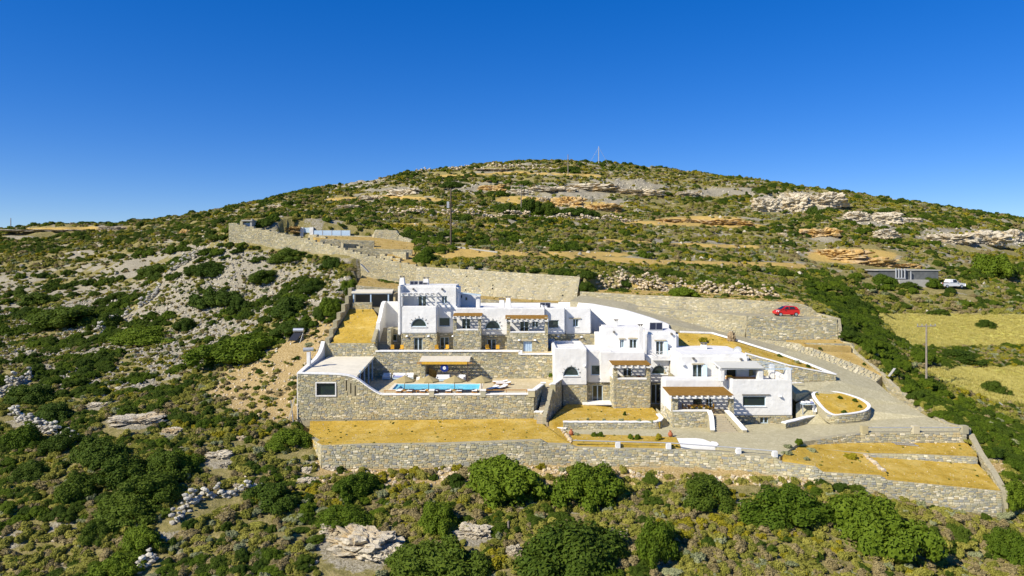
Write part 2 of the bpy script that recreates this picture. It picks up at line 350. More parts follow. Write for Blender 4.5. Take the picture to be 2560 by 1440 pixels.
sheet('upper_terrace', [[V(-18.8,93.2,3.3),V(11.6,93.2,3.3),V(14,100,3.3),V(9,108,3.3),V(-12,110.6,3.3),V(-18.8,106,3.3)]], 'deck_paving')
sheet('garden_bed', [[(828,857,93.1),(938,857,93.1),(950,800,100),(932,772,106.5),(874,772,106.5)]], 'ochre_soil')
sheet('carport_floor', [[P(860,770,106.5),P(1003,770,106.5),P(1003,770,106.5)+V(0,6,0),P(860,770,106.5)+V(-1,6,0)]], 'road_paving')
sheet('garden_bed', [[(893,712,113.2),(1000,722,113),(1150,742,111.5),(1310,755,110.5),(1440,757,110.5),(1440,754,113),(1300,747,114.6),(1150,734,116.6),(1000,711,120.6),(905,689,124.6)]], 'dry_soil')
sheet('garden_bed', [[(775,1053,81.8),(1335,1046,81.9),(1362,1062,80.6),(1420,1079,78.2),(1430,1112,72.3),(805,1112,72.3),(773,1095,76)]], 'ochre_soil')
sheet('garden_bed', [[(1372,1056,79.3),(1650,1055,79.3),(1657,1047,80.4),(1630,1018,87.9),(1530,1018,88.2),(1470,1012,90),(1420,1008,90)]], 'ochre_soil')
sheet('paved_court', [[(1432,1098,74.7),(1700,1108,73),(1950,1142,68.9),(2000,1105,73.4),(1992,1064,81),(1992,1056,83.5),(1690,1062,81),(1640,1020,87.5),(1655,1060,81),(1655,1072,79.2),(1415,1074,79)]], 'court_paving')
RL = [(1425,752,107),(1560,775,103),(1650,805,100),(1740,826,98.5),(1830,848,97),(1950,885,94),(2025,912,91.5),(2092,952,88),(2040,975,85.5),(1990,1010,84),(1990,1062,81.5),(2000,1105,73.4)]
RR = [(1450,738,113),(1575,757,108),(1690,796,104),(1775,822,102),(1862,843,100),(1978,873,97.5),(2062,900,95.5),(2188,953,91.5),(2225,985,88.5),(2265,1010,86.5),(2320,1042,82),(2417,1083,75.8)]
sheet('road', [[RL[i], RR[i], RR[i+1], RL[i+1]] for i in range(5)], 'road_paving', 0.0)
sheet('paved_court', [[RL[i], RR[i], RR[i+1], RL[i+1]] for i in range(5, 10)] + [[RL[10], RR[10], RR[11], (2153,1084,75.8), (2060,1097,74.7), RL[11]], [(1960,960,86),(2092,952,88),(2040,975,85.5),(1990,985,84.5)]], 'court_paving', 0.0)
sheet('road', [[(1595,767,105),(1765,779,103),(1870,790,101),(2092,797,100),(2040,792,105.3),(1930,786,105.6),(1765,778,106.8),(1600,765,109)]], 'road_paving')
sheet('garden_bed', [[(1432,1110,72.6),(1426,1086,76.6),(1560,1089,76.1),(1690,1094,75.3),(1702,1117,71.7),(1560,1114,72.1)]], 'ochre_soil', 0.05)
sheet('painted_patch', [[(1702,1117,71.7),(1692,1096,75),(1740,1096,75),(1772,1100,74.4),(1792,1106,73.4),(1797,1112,72.4),(1788,1118,71.5)]], 'court_white', 0.03)
sheet('garden_bed', [[(1962,1112,73),(1985,1108,74.3),(2170,1107,75.6),(2417,1107,75.6),(2442,1135,72),(2300,1132,72),(2170,1131,72.2),(2060,1121,73.2)]], 'ochre_soil')
sheet('garden_bed', [[(1956,1144,68.7),(1962,1115,72.6),(2060,1123,73),(2170,1136,71.9),(2218,1184,67.1),(2050,1167,67.5)]], 'ochre_soil')
sheet('garden_bed', [[(2168,1142,71.9),(2300,1150,71.7),(2445,1160,71.5),(2500,1224,66.5),(2217,1192,67.0)]], 'ochre_soil')
TEAR = [(2036,988,84.6),(2062,981,85.9),(2100,984,85.8),(2140,996,84.8),(2162,1008,83.5),(2169,1018,82.6),(2160,1028,81.7),(2135,1034,81.2),(2108,1037,80.9),(2084,1038,80.9),(2060,1022,81.8)]
sheet('garden_bed', [TEAR], 'ochre_soil', 0.04)
sheet('garden_bed', [[(1695,833,97.6),(1780,836,97.9),(1828,851,96.4),(1950,888,93.5),(2025,915,91),(2088,944,88.4),(1975,917,88.2),(1870,887,90.2),(1695,887,92)]], 'ochre_soil', 0.02)
sheet('garden_bed', [[(1965,850,99.8),(2100,848,99.8),(2128,868,97.6),(2012,862,97.8)]], 'dry_soil')
sheet('garden_bed', [[(2050,878,97.2),(2132,882,97.4),(2205,938,92.4),(2150,914,94.4)]], 'dry_soil')
sheet('garden_bed', [[(1450,731,113),(1600,738,110.6),(1900,752,107),(2010,757,106),(1990,745,112),(1700,730,116),(1500,722,117)]], 'dry_soil')
sheet('garden_bed', [[(790,592,140),(930,612,137),(1000,655,124.5),(1040,660,124),(1035,605,143),(930,590,146),(770,588,146)]], 'dry_soil', -0.2)

# ------------------------------------------------------------------ natural ground
CP = [(0,1440,56),(640,1440,54.5),(1280,1440,53.5),(1920,1440,54.5),(2560,1440,58.5),
 (0,1300,61),(400,1300,61),(800,1300,62),(1280,1300,62),(1700,1300,61.5),(2100,1330,61.5),(2400,1360,62.6),
 (800,1176,71.6),(950,1172,71.6),(1100,1167,71.6),(1430,1163,71),(1700,1168,70.3),(1950,1184,68.2),(2100,1216,67),(2300,1258,66.4),(2508,1294,66),
 (0,1200,67),(400,1200,66.5),(600,1200,68),(300,1100,74),(600,1100,75),(0,1080,77),(735,1056,81.5),(765,1100,75.5),
 (600,1000,86),(300,1000,88),(0,980,92),(720,950,90),(500,900,102),(200,900,106),(0,880,112),(790,850,98),(600,800,118),(300,800,130),(0,800,135),
 (830,760,107),(700,700,128),(400,700,155),(100,700,180),(870,690,119),(800,656,127),(700,634,135),(570,615,138),(540,590,145),(350,620,200),(0,640,215),(300,578,290),(0,592,280),(500,565,260),
 (640,556,144),(560,575,150),(750,548,165),(900,560,165),(1000,565,160),(1070,615,140),(1060,655,125),(1200,670,120.5),(1300,677,118.5),(1450,686,116),
 (1280,640,130),(1280,600,158),(1280,540,215),(1280,480,290),(1100,600,145),(1500,702,118),(1700,716,117.5),(1940,736,114),(2050,772,108),(2105,805,102),(2150,862,98.5),(2235,950,91),(2335,1030,83.5),(2425,1085,77),(2455,1135,73),(2522,1215,68.5),
 (2560,1150,74),(2560,1000,98),(2300,1000,94),(2350,900,125),(2560,900,125),(2250,800,150),(2560,800,150),(2180,800,135),(2200,720,170),(2400,712,178),(2560,720,185),(2050,700,150),
 (1800,650,165),(2000,640,190),(2200,600,220),(2500,620,230),(1500,620,155),(1700,560,220),(2000,540,260),(2300,550,270),(1000,520,230),(1100,480,280),(1500,480,300),(1800,500,310),(750,530,235),(700,510,290),(900,490,300)]
SKYL = [(-300,585,330),(0,572,330),(250,563,335),(500,538,345),(700,496,355),(900,459,372),(1100,429,390),(1330,409,402),(1550,416,402),(1800,444,392),(2000,472,382),(2300,514,362),(2560,549,345),(2900,590,330)]
pts = [P(*q) for q in CP + SKYL]
for px, py, Yd in SKYL: q = P(px, py, Yd); pts += [V(q.x*1.12, Yd+55, q.z-9), V(q.x*1.3, Yd+160, q.z-45)]
for x in (-60,-35,-12,12,35,60): pts.append(V(x, 28, -13.5 - .02*abs(x)))
pts += [V(-150,60,-10),V(-150,110,-6),V(-210,200,2),V(-260,290,14),V(150,60,-14),V(150,100,-11),V(170,150,-6),V(210,230,8),V(270,300,12)]
A = np.array([[p.x, p.y, p.z] for p in pts]); n = len(A)
def tps(r2): return np.where(r2 > 0, 0.5 * r2 * np.log(np.maximum(r2, 1e-9)), 0)
K = tps(((A[:, None, :2] - A[None, :, :2])**2).sum(-1)); K[np.diag_indices(n)] += 40.0
Q = np.c_[np.ones(n), A[:, :2]]; S = np.zeros((n+3, n+3)); S[:n, :n] = K; S[:n, n:] = Q; S[n:, :n] = Q.T
SOL = np.linalg.solve(S, np.r_[A[:, 2], 0, 0, 0])
def natural(x, y):
    out = SOL[n] + SOL[n+1] * x + SOL[n+2] * y
    for i in range(n): out = out + SOL[i] * tps((x - A[i, 0])**2 + (y - A[i, 1])**2)
    return out
gx = np.unique(np.round(np.r_[-1500,-1000,-700,-520,-420,np.arange(-360,-90,1.6),np.arange(-90,80,0.55),np.arange(80,360,1.6),420,520,700,1000,1500], 3))
gy = np.unique(np.round(np.r_[np.arange(26,48,1.0),np.arange(48,130,0.5),np.arange(130,430,1.4),np.arange(430,600,9),700,900,1300,2000,3000], 3))
GX, GY = np.meshgrid(gx, gy)
clx = np.clip(GX, -420, 420); cly = np.clip(GY, 26, 600)
GZ = natural(clx, cly) - np.maximum(0, np.abs(GX) - 420) * 0.12 - np.maximum(0, GY - 600) * 0.05
amp = np.clip(GY / 130, 0.45, 2.2)
GZ += (fbm(GX / 9, GY / 9, 4, 3) - 0.5) * 1.5 * amp + (fbm(GX / 2.2, GY / 2.2, 3, 11) - 0.5) * 0.5
far = np.clip((GY - 130) / 120, 0, 1)
step = 3.2; q = (GZ + 2.0 * fbm(GX / 30, GY / 30, 2, 5)) / step; fr_ = q - np.floor(q)      # old cultivation terraces on the hill
GZ += far * 0.85 * (np.clip((fr_ - 0.25) / 0.5, 0, 1) - fr_) * step * 0.6
bpy.context.view_layer.update()
dn = Vector((0, 0, -1))
ESTATE = [P(*q) for q in ((741,1056,81.6),(770,1100,75.8),(803,1180,71.6),(1430,1170,71.6),(1950,1190,68.2),(2214,1250,66.4),(2510,1300,65.8),(2447,1150,72.6),(2425,1085,76.4),(2324,1046,83.2),(2212,945,92.2),(2137,880,97.8),(2100,850,99.6),(2098,800,100),(2045,785,105.6),(2005,757,106.4),(1700,741,109.6),(1452,729,113.4),(1452,690,115.2),(1040,664,123.8),(1042,606,144.5),(930,590,147),(745,590,148),(632,570,140.5),(572,565,140),(568,612,138.6),(740,640,134.8),(850,668,128.2),(890,690,123),(872,712,112.5),(806,905,92.4))]
EP = [(p.x, p.y) for p in ESTATE]
CAP = np.full(GZ.shape, np.inf)
for o in PLAT:
    bb = [Vector(c) for c in o.bound_box]; x0, x1 = min(b.x for b in bb), max(b.x for b in bb); y0, y1 = min(b.y for b in bb), max(b.y for b in bb)
    ii = np.where((gy > y0-1) & (gy < y1+1))[0]; jj = np.where((gx > x0-1) & (gx < x1+1))[0]
    for i in ii:
        for j in jj:
            for dx, dy in ((0,0),(.45,0),(-.45,0),(0,.4),(0,-.4)):
                h = o.ray_cast(Vector((gx[j]+dx, gy[i]+dy, 60)), dn)
                if h[0]: CAP[i, j] = min(CAP[i, j], h[1].z - 0.4); break
inside = inpoly(GX, GY, EP); low = CAP.copy()                        # between the platforms the ground stays under the lowest one nearby
for _ in range(9):
    q_ = low.copy(); q_[1:] = np.minimum(q_[1:], low[:-1]); q_[:-1] = np.minimum(q_[:-1], low[1:]); q_[:, 1:] = np.minimum(q_[:, 1:], low[:, :-1]); q_[:, :-1] = np.minimum(q_[:, :-1], low[:, 1:]); low = q_
gap = inside & ~np.isfinite(CAP); CAP[gap] = low[gap]
for _ in range(2):                                                    # step down one cell before each platform edge
    q_ = CAP.copy(); q_[1:] = np.minimum(q_[1:], CAP[:-1]); q_[:-1] = np.minimum(q_[:-1], CAP[1:]); q_[:, 1:] = np.minimum(q_[:, 1:], CAP[:, :-1]); q_[:, :-1] = np.minimum(q_[:, :-1], CAP[:, 1:]); CAP = np.where(inside, q_, CAP)
GZ = np.minimum(GZ, CAP)
# the ground meets the foot of the front wall
FB = [P(*q) for q in ((700,1176,72.0),(803,1172,72.0),(1100,1170,72.0),(1430,1164,71.9),(1690,1168,71.1),(1800,1174,70.2),(1948,1187,68.5),(2046,1208,67.2),(2214,1245,66.7),(2505,1296,66.2),(2570,1310,66.2))]
bx_ = np.array([p.x for p in FB]); by_ = np.interp(GX, bx_, [p.y for p in FB]); bz_ = np.interp(GX, bx_, [p.z for p in FB]); d_ = by_ - GY
wgt = np.clip(1 - (d_ - 1.5) / 6.5, 0, 1); wgt = wgt * wgt * (3 - 2 * wgt) * np.clip((GX - bx_[0]) / 3, 0, 1) * np.clip((bx_[-1] + 6 - GX) / 6, 0, 1)
sel = (d_ > -.3) & (d_ < 8); GZ = np.where(sel, GZ * (1 - wgt) + (bz_ - .16 * np.maximum(d_, 0) + (fbm(GX / 2.5, GY / 2.5, 3, 91) - .5) * .4) * wgt, GZ)
def hz(x, y):
    x = np.asarray(x, float); y = np.asarray(y, float)
    j = np.clip(np.searchsorted(gx, x) - 1, 0, len(gx)-2); i = np.clip(np.searchsorted(gy, y) - 1, 0, len(gy)-2)
    u = np.clip((x - gx[j]) / (gx[j+1] - gx[j]), 0, 1); v = np.clip((y - gy[i]) / (gy[i+1] - gy[i]), 0, 1)
    return (GZ[i,j]*(1-u) + GZ[i,j+1]*u)*(1-v) + (GZ[i+1,j]*(1-u) + GZ[i+1,j+1]*u)*v
def ground(px, py, y0=44.0, y1=430.0):
    """point where the view ray of a photo pixel meets the natural ground"""
    ys = np.concatenate([np.arange(y0, 150, .25), np.arange(150, y1, .8)]); xs = (px - CX) * ys / F; zs = CAMZ - (py - HY) * ys / F
    k = np.where(hz(xs, ys) >= zs)[0]
    if len(k) == 0:
        k = [int(np.argmin(zs - hz(xs, ys)))]
    Yv = float(ys[k[0]]); x = (px - CX) * Yv / F
    return Vector((x, Yv, float(hz(x, Yv))))
# regions, drawn on the photograph
RUBBLE = [(-400,700),(0,690),(300,640),(540,600),(600,620),(850,670),(880,720),(830,830),(700,880),(560,900),(380,980),(150,1000),(0,970),(-400,980)]
SCREE = [(520,985),(560,930),(640,895),(720,850),(850,750),(835,860),(760,940),(745,1070),(640,1050),(560,1010)]
FIELD1 = [(2195,785),(2900,790),(2900,862),(2270,868),(2225,830)]
FIELD2 = [(2265,920),(2900,912),(2900,1060),(2480,1005),(2370,962)]
HEDGE = [(2000,690),(2110,715),(2205,840),(2290,940),(2420,1010),(2560,1065),(2900,1120),(2900,1330),(2560,1310),(2512,1190),(2440,1110),(2310,1018),(2210,925),(2110,840),(2092,790),(2020,740)]
CLIFF = [(820,455,340,30),(1000,475,120,26),(1180,470,190,36),(1440,485,240,44),(1560,465,230,40),(1800,480,200,30),(2000,505,260,60),(2200,550,180,40),(2400,590,260,50),(2520,600,200,40),(1470,515,220,36),(900,1385,270,120),(1185,1345,140,60),(330,1058,190,45),(1650,1400,90,60),(545,1155,110,50),(240,1018,90,24),(425,1085,80,30)]
OCHRE = [(1760,548,260,22),(2130,640,300,50),(1350,635,760,16),(1800,660,560,14),(1150,640,200,14),(1300,500,160,26),(1480,515,150,30),(180,572,380,10)]
BANDS = [([(1140,626),(1300,634),(1450,643),(1650,655),(1850,662),(2010,668)],8),([(1560,706),(1760,718)],4),([(930,562),(1100,560),(1300,566)],4),([(1560,556),(1760,562),(1900,566)],6),([(1500,600),(1700,612),(1900,618)],4),([(-50,576),(150,572),(330,568)],3),([(1100,440),(1300,432),(1500,440)],4),([(820,500),(960,492),(1100,500)],5)]
def masks(x, y, z):
    px = CX + F * x / y; py = HY + F * (CAMZ - z) / y; n1 = fbm(x / 6, y / 6, 3, 21)
    rub = inpoly(px, py, RUBBLE).astype(float); scr = inpoly(px, py, SCREE).astype(float)
    fld = (inpoly(px, py, FIELD1) | inpoly(px, py, FIELD2)).astype(float); hed = inpoly(px, py, HEDGE).astype(float)
    cl = np.zeros_like(px); oc = np.zeros_like(px)
    for cx, cy, w, h in CLIFF: cl = np.maximum(cl, 1.0 - (((px - cx) / w * 2)**2 + ((py - cy) / h * 2)**2))
    for cx, cy, w, h in OCHRE: oc = np.maximum(oc, 1.2 * (1.0 - (((px - cx) / w * 2)**2 + ((py - cy) / h * 2)**2)))
    for pl, th in BANDS:
        for (xa, ya), (xb, yb) in zip(pl[:-1], pl[1:]):
            u_ = np.clip(((px-xa)*(xb-xa)+(py-ya)*(yb-ya))/((xb-xa)**2+(yb-ya)**2), 0, 1); d_ = np.hypot(px-xa-u_*(xb-xa), py-ya-u_*(yb-ya)) + 5*(n1-.5)
            oc = np.maximum(oc, np.clip(1.25 - d_/th, 0, 1))
    foot = ((py > 1150) & (py < 1215) & (px > 790) & (px < 2520)).astype(float)
    return px, py, rub, scr, fld, hed, np.clip(cl, 0, 1), np.clip(oc, 0, 1), foot, n1
px_, py_, rub, scr, fld, hed, cl, oc, foot, n1 = masks(GX, np.maximum(GY, 1), GZ)
hill = ((py_ < 700) & (GY > 120)).astype(float)
rock = np.clip(rub * (0.25 + 0.9 * (n1 > 0.42)) + cl * 1.0 + hill * (fbm(GX/14, GY/5, 3, 8) > 0.60) * 0.7, 0, 1)
rock = np.clip(rock + 0.6 * (fbm(GX/7, GY/4, 3, 31) > 0.66), 0, 1)
me = bpy.data.meshes.new('ground'); ny, nx = GX.shape
verts = np.c_[GX.ravel(), GY.ravel(), GZ.ravel()]
idx = np.arange(nx * ny).reshape(ny, nx); quads = np.stack([idx[:-1,:-1], idx[:-1,1:], idx[1:,1:], idx[1:,:-1]], -1).reshape(-1, 4)
me.vertices.add(len(verts)); me.vertices.foreach_set('co', verts.ravel())
me.loops.add(quads.size); me.loops.foreach_set('vertex_index', quads.ravel().astype(np.int32))
me.polygons.add(len(quads)); me.polygons.foreach_set('loop_start', np.arange(0, quads.size, 4, dtype=np.int32)); me.polygons.foreach_set('use_smooth', np.ones(len(quads), bool))
me.update(calc_edges=True)
for nm, arr in (('rock', rock), ('scree', np.clip(scr + foot * .8, 0, 1)), ('field', fld), ('ochre', oc)):
    at = me.attributes.new(nm, 'FLOAT', 'POINT'); at.data.foreach_set('value', arr.ravel().astype(np.float32))
me.materials.append(M['hill_ground']); GROUND = bpy.data.objects.new('ground', me); COL.objects.link(GROUND); GROUND['kind'] = 'structure'
bpy.context.view_layer.update()
def on_plat(px, py):
    """nearest estate platform or ground under a photo pixel"""
    o_ = Vector((0, 0, CAMZ)); d_ = Vector(((px - CX) / F, 1.0, -(py - HY) / F)).normalized(); best = None
    for o in PLAT + [GROUND]:
        h = o.ray_cast(o_, d_)
        if h[0] and (best is None or (h[1] - o_).length < best[0]): best = ((h[1] - o_).length, h[1].copy())
    return best[1]

# ================================================================== RUBBLE STONEWORK
def unit_stone(seed):
    r = random.Random(seed); pts = []
    for sx, sy in ((-1,-1),(1,-1),(1,1),(-1,1)):                      # eight-sided outline: a box with its corners knocked off
        a, b = r.uniform(.06,.22), r.uniform(.08,.28)
        c1 = (sx*.5, sy*(.5-b)); c2 = (sx*(.5-a), sy*.5)
        pts += [c1, c2] if sx * sy > 0 else [c2, c1]
    pts = sorted(pts, key=lambda p: math.atan2(p[1], p[0]))
    pts = [(x + r.uniform(-.02,.02), y + r.uniform(-.02,.02)) for x, y in pts]
    tx, ty = r.uniform(-.22,.22), r.uniform(-.22,.22)
    vs_ = [(x, y, -.6) for x, y in pts] + [(x*.86, y*.82, 1 + tx*x*2 + ty*y*2 + r.uniform(-.1,.1)) for x, y in pts]
    fs = [(i, (i+1) % 8, 8+(i+1) % 8, 8+i) for i in range(8)] + [tuple(range(8, 16))]
    return np.array(vs_), fs
UST = [unit_stone(s) for s in range(14)]
UST_ME = {}
def ust_mesh(k, mat):
    if (k, mat) not in UST_ME:
        me = bpy.data.meshes.new('stone'); me.from_pydata([tuple(v) for v in UST[k][0]], [], UST[k][1]); me.materials.append(M[mat]); UST_ME[(k, mat)] = me
    return UST_ME[(k, mat)]
def stations(pl, N, by=None):
    pl = np.array([list(p) for p in pl]); s = np.r_[0, np.cumsum(np.hypot(*(np.diff(pl[:, :2], axis=0).T)))]; s = s / s[-1]
    t_ = np.linspace(0, 1, N) if by is None else by
    return np.c_[[np.interp(t_, s, pl[:, k]) for k in range(3)]].T
def lay_stones(parent, T, B, mat, hw=(.17,.55), hh=(.10,.27), proud=(.02,.06), individual=0, excl=(), seed=1, name='stone'):
    r = random.Random(seed); xy = (T[:, :2] + B[:, :2]) / 2
    s = np.r_[0, np.cumsum(np.hypot(*(np.diff(xy, axis=0).T)))]; L = s[-1]; items = []
    ev = lambda Aq, sc: np.array([np.interp(sc, s, Aq[:, k]) for k in range(3)])
    z = B[:, 2].min(); ztop = T[:, 2].max(); ph = r.random() * 9
    while z < ztop:
        h = r.uniform(*hh); u = -r.random() * hw[0]
        while u < L:
            w = r.uniform(*hw) * (0.75 + 0.5 * (h / hh[1])); c = u + w/2; u += w
            if c < 0.02 or c > L - 0.02: continue
            tt, bb = ev(T, c), ev(B, c); wob = 0.07 * math.sin(c * 1.3 + ph) + 0.04 * math.sin(c * 3.1 + z)
            lo, hi = max(z + wob, bb[2] - .05), min(z + h + wob, tt[2] - .005)
            if hi - lo < min(.07, h * .5): continue
            if any(x0 - w*.45 < tt[0] < x1 + w*.45 and z0 - .02 < hi and lo < z1 + .02 for x0, x1, z0, z1 in excl): continue
            H = max(1e-3, tt[2] - bb[2]); v = ((lo + hi)/2 - bb[2]) / H; p = bb + (tt - bb) * v
            w2 = min(w, 2*c, 2*(L - c)) if c < w/2 or c > L - w/2 else w
            a, b = ev(T, min(L, c + .2)), ev(T, max(0, c - .2)); tan = Vector((a[0]-b[0], a[1]-b[1], 0)).normalized()
            up = Vector(tt - bb).normalized(); nor = tan.cross(up).normalized()
            if nor.y > 0.3: nor = -nor
            # keep right handed: tangent x up = normal
            if tan.cross(up).dot(nor) < 0: tan = -tan
            items.append((w2 * (hi - lo) / p[1]**2, p, tan * w2 * .95, up * (hi - lo) / max(.3, up.z) * .93, nor * r.uniform(*proud), r.randrange(14), r.random() < .5))
        z += h
    items.sort(key=lambda q: -q[0]); off = WLOC.get(parent.name, Vector())
    for i, (ar, p, a, b, c, k, fl) in enumerate(items[:individual]):
        o = bpy.data.objects.new(name, ust_mesh(k, mat)); COL.objects.link(o); o.parent = parent
        m = Matrix(((a.x, b.x, c.x, p[0]-off.x), (a.y, b.y, c.y, p[1]-off.y), (a.z, b.z, c.z, p[2]-off.z), (0,0,0,1)))
        o.matrix_local = m
    rest = items[individual:]
    if rest:
        vs_, fs, k0 = [], [], 0
        for ar, p, a, b, c, k, fl in rest:
            vv = UST[k][0]; s_ = -1 if fl else 1
            W = p + (vv[:, 0:1] * s_) * np.array(a) * s_ + vv[:, 1:2] * np.array(b) + vv[:, 2:3] * np.array(c) - np.array(off)
            vs_.append(W); fs += [tuple(q + k0 for q in f) for f in UST[k][1]]; k0 += 16
        me = bpy.data.meshes.new(name); me.from_pydata([tuple(v) for v in np.vstack(vs_)], [], fs); me.materials.append(M[mat])
        o = bpy.data.objects.new('stonework' if individual else 'stonework', me); COL.objects.link(o); o.parent = parent; o['kind'] = 'stuff'
    return items
def stone_wall(label, top, bot, name='retaining_wall', cat='wall', mat='stone', core='mortar', thick=.6, individual=0, cap=None, steps=0, N=None, seed=1, parent=None, holes=0, deep=.9, hw=(.17,.55), hh=(.10,.27), flip=1):
    Tp = [P(*q) if not isinstance(q, Vector) else q for q in top]; Bp = [P(*q) if not isinstance(q, Vector) else q for q in bot]
    N = N or max(2, 6 * (max(len(Tp), len(Bp)) - 1) + 1)
    if steps:
        e_ = np.linspace(0, 1, steps + 1); ts = np.sort(np.r_[e_[:-1] + 1e-5, e_[1:] - 1e-5])
        T = stations(Tp, 0, ts); B = stations(Bp, 0, ts)
        B[:, 2] = CAMZ - (CAMZ - B[:, 2]) * T[:, 1] / B[:, 1]; B[:, :2] = T[:, :2]
        for i in range(0, len(ts), 2): T[i, 2] = T[i+1, 2] = (T[i, 2] + T[i+1, 2]) / 2 + .1
    else: T = stations(Tp, N); B = stations(Bp, N)
    if parent is None: rt = root(name, label, cat, tuple(B[len(B)//2]))
    else: rt = parent
    tan = np.gradient(T[:, :2] + B[:, :2], axis=0) if not steps else np.repeat([(T[-1, :2] - T[0, :2])], len(T), 0)
    tan /= np.maximum(1e-9, np.hypot(tan[:, 0], tan[:, 1]))[:, None]; nr = np.c_[-tan[:, 1], tan[:, 0]] * flip
    nr[nr[:, 1] < -0.2] *= -1                                        # away from the camera
    mb = MB(); n_ = len(T); vs_ = []
    for i in range(n_):
        b, t_ = B[i], T[i]; k = Vector((nr[i, 0], nr[i, 1], 0)) * thick
        ex = (b - t_) * (deep / max(.4, t_[2] - b[2])); bl = b + ex
        vs_ += [Vector(bl), Vector(t_), Vector(t_) + k, Vector((t_[0], t_[1], bl[2])) + k]
    fs = []
    for i in range(n_ - 1):
        a, c = 4*i, 4*(i+1)
        fs += [(a, c, c+1, a+1), (a+1, c+1, c+2, a+2), (a+2, c+2, c+3, a+3), (a+3, c+3, c, a)]
    fs += [(0, 1, 2, 3), (4*n_-1, 4*n_-2, 4*n_-3, 4*n_-4)]
    mb.add(vs_, fs).build('core', core, rt)
    lay_stones(rt, T, B, mat, individual=individual, seed=seed, hw=hw, hh=hh)
    if cap:
        cm = MB(); w_ = .05; h_ = .1; cv = []
        for i in range(n_):
            k = Vector((nr[i, 0], nr[i, 1], 0)); t_ = Vector(T[i]); wob = Vector((0, 0, .015 * math.sin(i * 2.1)))
            cv += [t_ - k*(w_+.05) + wob, t_ - k*(w_+.05) + Vector((0,0,h_)) + wob, t_ + k*(thick+w_) + Vector((0,0,h_)) + wob, t_ + k*(thick+w_) + wob]
        cf = []
        for i in range(n_ - 1):
            a, c = 4*i, 4*(i+1); cf += [(a, c, c+1, a+1), (a+1, c+1, c+2, a+2), (a+2, c+2, c+3, a+3), (a+3, c+3, c, a)]
        cf += [(0,1,2,3), (4*n_-1, 4*n_-2, 4*n_-3, 4*n_-4)]
        cm.add(cv, cf).build('coping', cap, rt)
    if holes:
        hm = MB(); r = random.Random(seed)
        for i in range(holes):
            k = r.randrange(1, n_-1); v = r.uniform(.15,.8); p = Vector(B[k]) * (1-v) + Vector(T[k]) * v
            hm.box(p.x-.09, p.x+.09, p.y-.14, p.y+.1, p.z-.09, p.z+.09)
        hm.build('weep_hole', 'dark_void', rt)
    return rt
# --- front walls
W_FRONT = stone_wall('long low stone retaining wall along the front edge of the estate, scrub at its foot',
    [(805,1113,72.2),(1100,1110,72.2),(1368,1100,72.2),(1369,1110,72.2),(1428,1112,72.2),(1432,1119,72.0),(1690,1124,71.3),(1800,1130,70.4),(1948,1143,68.7),(1950,1154,68.6),(2046,1167,67.4),(2050,1180,67.3),(2214,1190,66.9),(2217,1200,66.9),(2505,1228,66.4)],
    [(805,1170,72.0),(1100,1168,72.0),(1368,1163,72.0),(1369,1163,72.0),(1428,1162,72.0),(1432,1162,71.8),(1690,1166,71.1),(1800,1172,70.2),(1948,1184,68.5),(1950,1184,68.4),(2046,1205,67.2),(2050,1205,67.1),(2214,1242,66.7),(2217,1242,66.7),(2505,1293,66.2)],
    individual=300, seed=3, N=90, mat='stone', holes=0)
stone_wall('pale stone return wall at the left end of the front garden', [(771,1092,76.5),(805,1113,72.2)], [(775,1110,76.5),(803,1170,72.0)], mat='stone_pale', seed=4, flip=-1)
# --- pool terrace and pool house front (one wall face)
PH = [(744,934,82.0),(800,935,82.0),(850,937,82.0),(872,940,82.0),(888,945,82.0),(903,955,82.0),(920,968,82.0),(938,980,82.0),(952,987,82.0),(1000,987,82.0),(1200,987,82.0),(1335,986,82.0)]
PB = [(q[0] if i else 741, 1050 if q[0] < 800 else 1047, 82.0) for i, q in enumerate(PH)]
W_POOL = root('pool_terrace_wall', 'grey stone wall that holds up the pool deck, white coping on top', 'wall', P(1000, 1046, 82))
T_ = stations([P(*q) for q in PH], 70); B_ = stations([P(*q) for q in PB], 70)
B_[:, 0] = T_[:, 0]
PHEX = [(X(789,82),X(841,82),Z(991,82),Z(955,82))] + [(X(a-4,82),X(a+4,82),Z(b+13,82),Z(b-13,82)) for a, b in ((866,964),(877,971),(888,977))]
mbw = MB(); vv = []
for i in range(70): t_, b_ = T_[i], B_[i]; vv += [Vector((b_[0], 82.0, b_[2]-.8)), Vector((t_[0], 82.0, t_[2])), Vector((t_[0], 82.5, t_[2])), Vector((b_[0], 82.5, b_[2]-.8))]
ff = []
for i in range(69): a, c = 4*i, 4*(i+1); ff += [(a, c, c+1, a+1), (a+1, c+1, c+2, a+2), (a+2, c+2, c+3, a+3), (a+3, c+3, c, a)]
ff += [(0,1,2,3),(279,278,277,276)]
core = mbw.add(vv, ff).build('core', 'mortar', W_POOL)
lw = WLOC[W_POOL.name]
cut = [MB().box(x0+.08-lw.x, x1-.08-lw.x, 81.5-lw.y, 82.36-lw.y, z0+.08-lw.z, z1-.08-lw.z) for x0, x1, z0, z1 in PHEX[:1]] + [MB().box(x0+.12-lw.x, x1-.12-lw.x, 81.5-lw.y, 82.36-lw.y, z0-lw.z, z1-lw.z) for x0, x1, z0, z1 in PHEX[1:]]
core.data = boolean_cut(core.data, cut)
lay_stones(W_POOL, T_, B_, 'stone', individual=300, excl=PHEX, seed=5)
cm = MB(); cv = []
for i in range(70):
    t_ = Vector(T_[i]); cv += [t_ + V(0,-.09,-.03), t_ + V(0,-.09,.11), t_ + V(0,.55,.11), t_ + V(0,.55,-.03)]
cm.add(cv, ff).build('coping', 'whitewash', W_POOL)
w_ = MB(); x0, x1, z0, z1 = PHEX[0]; e = .13
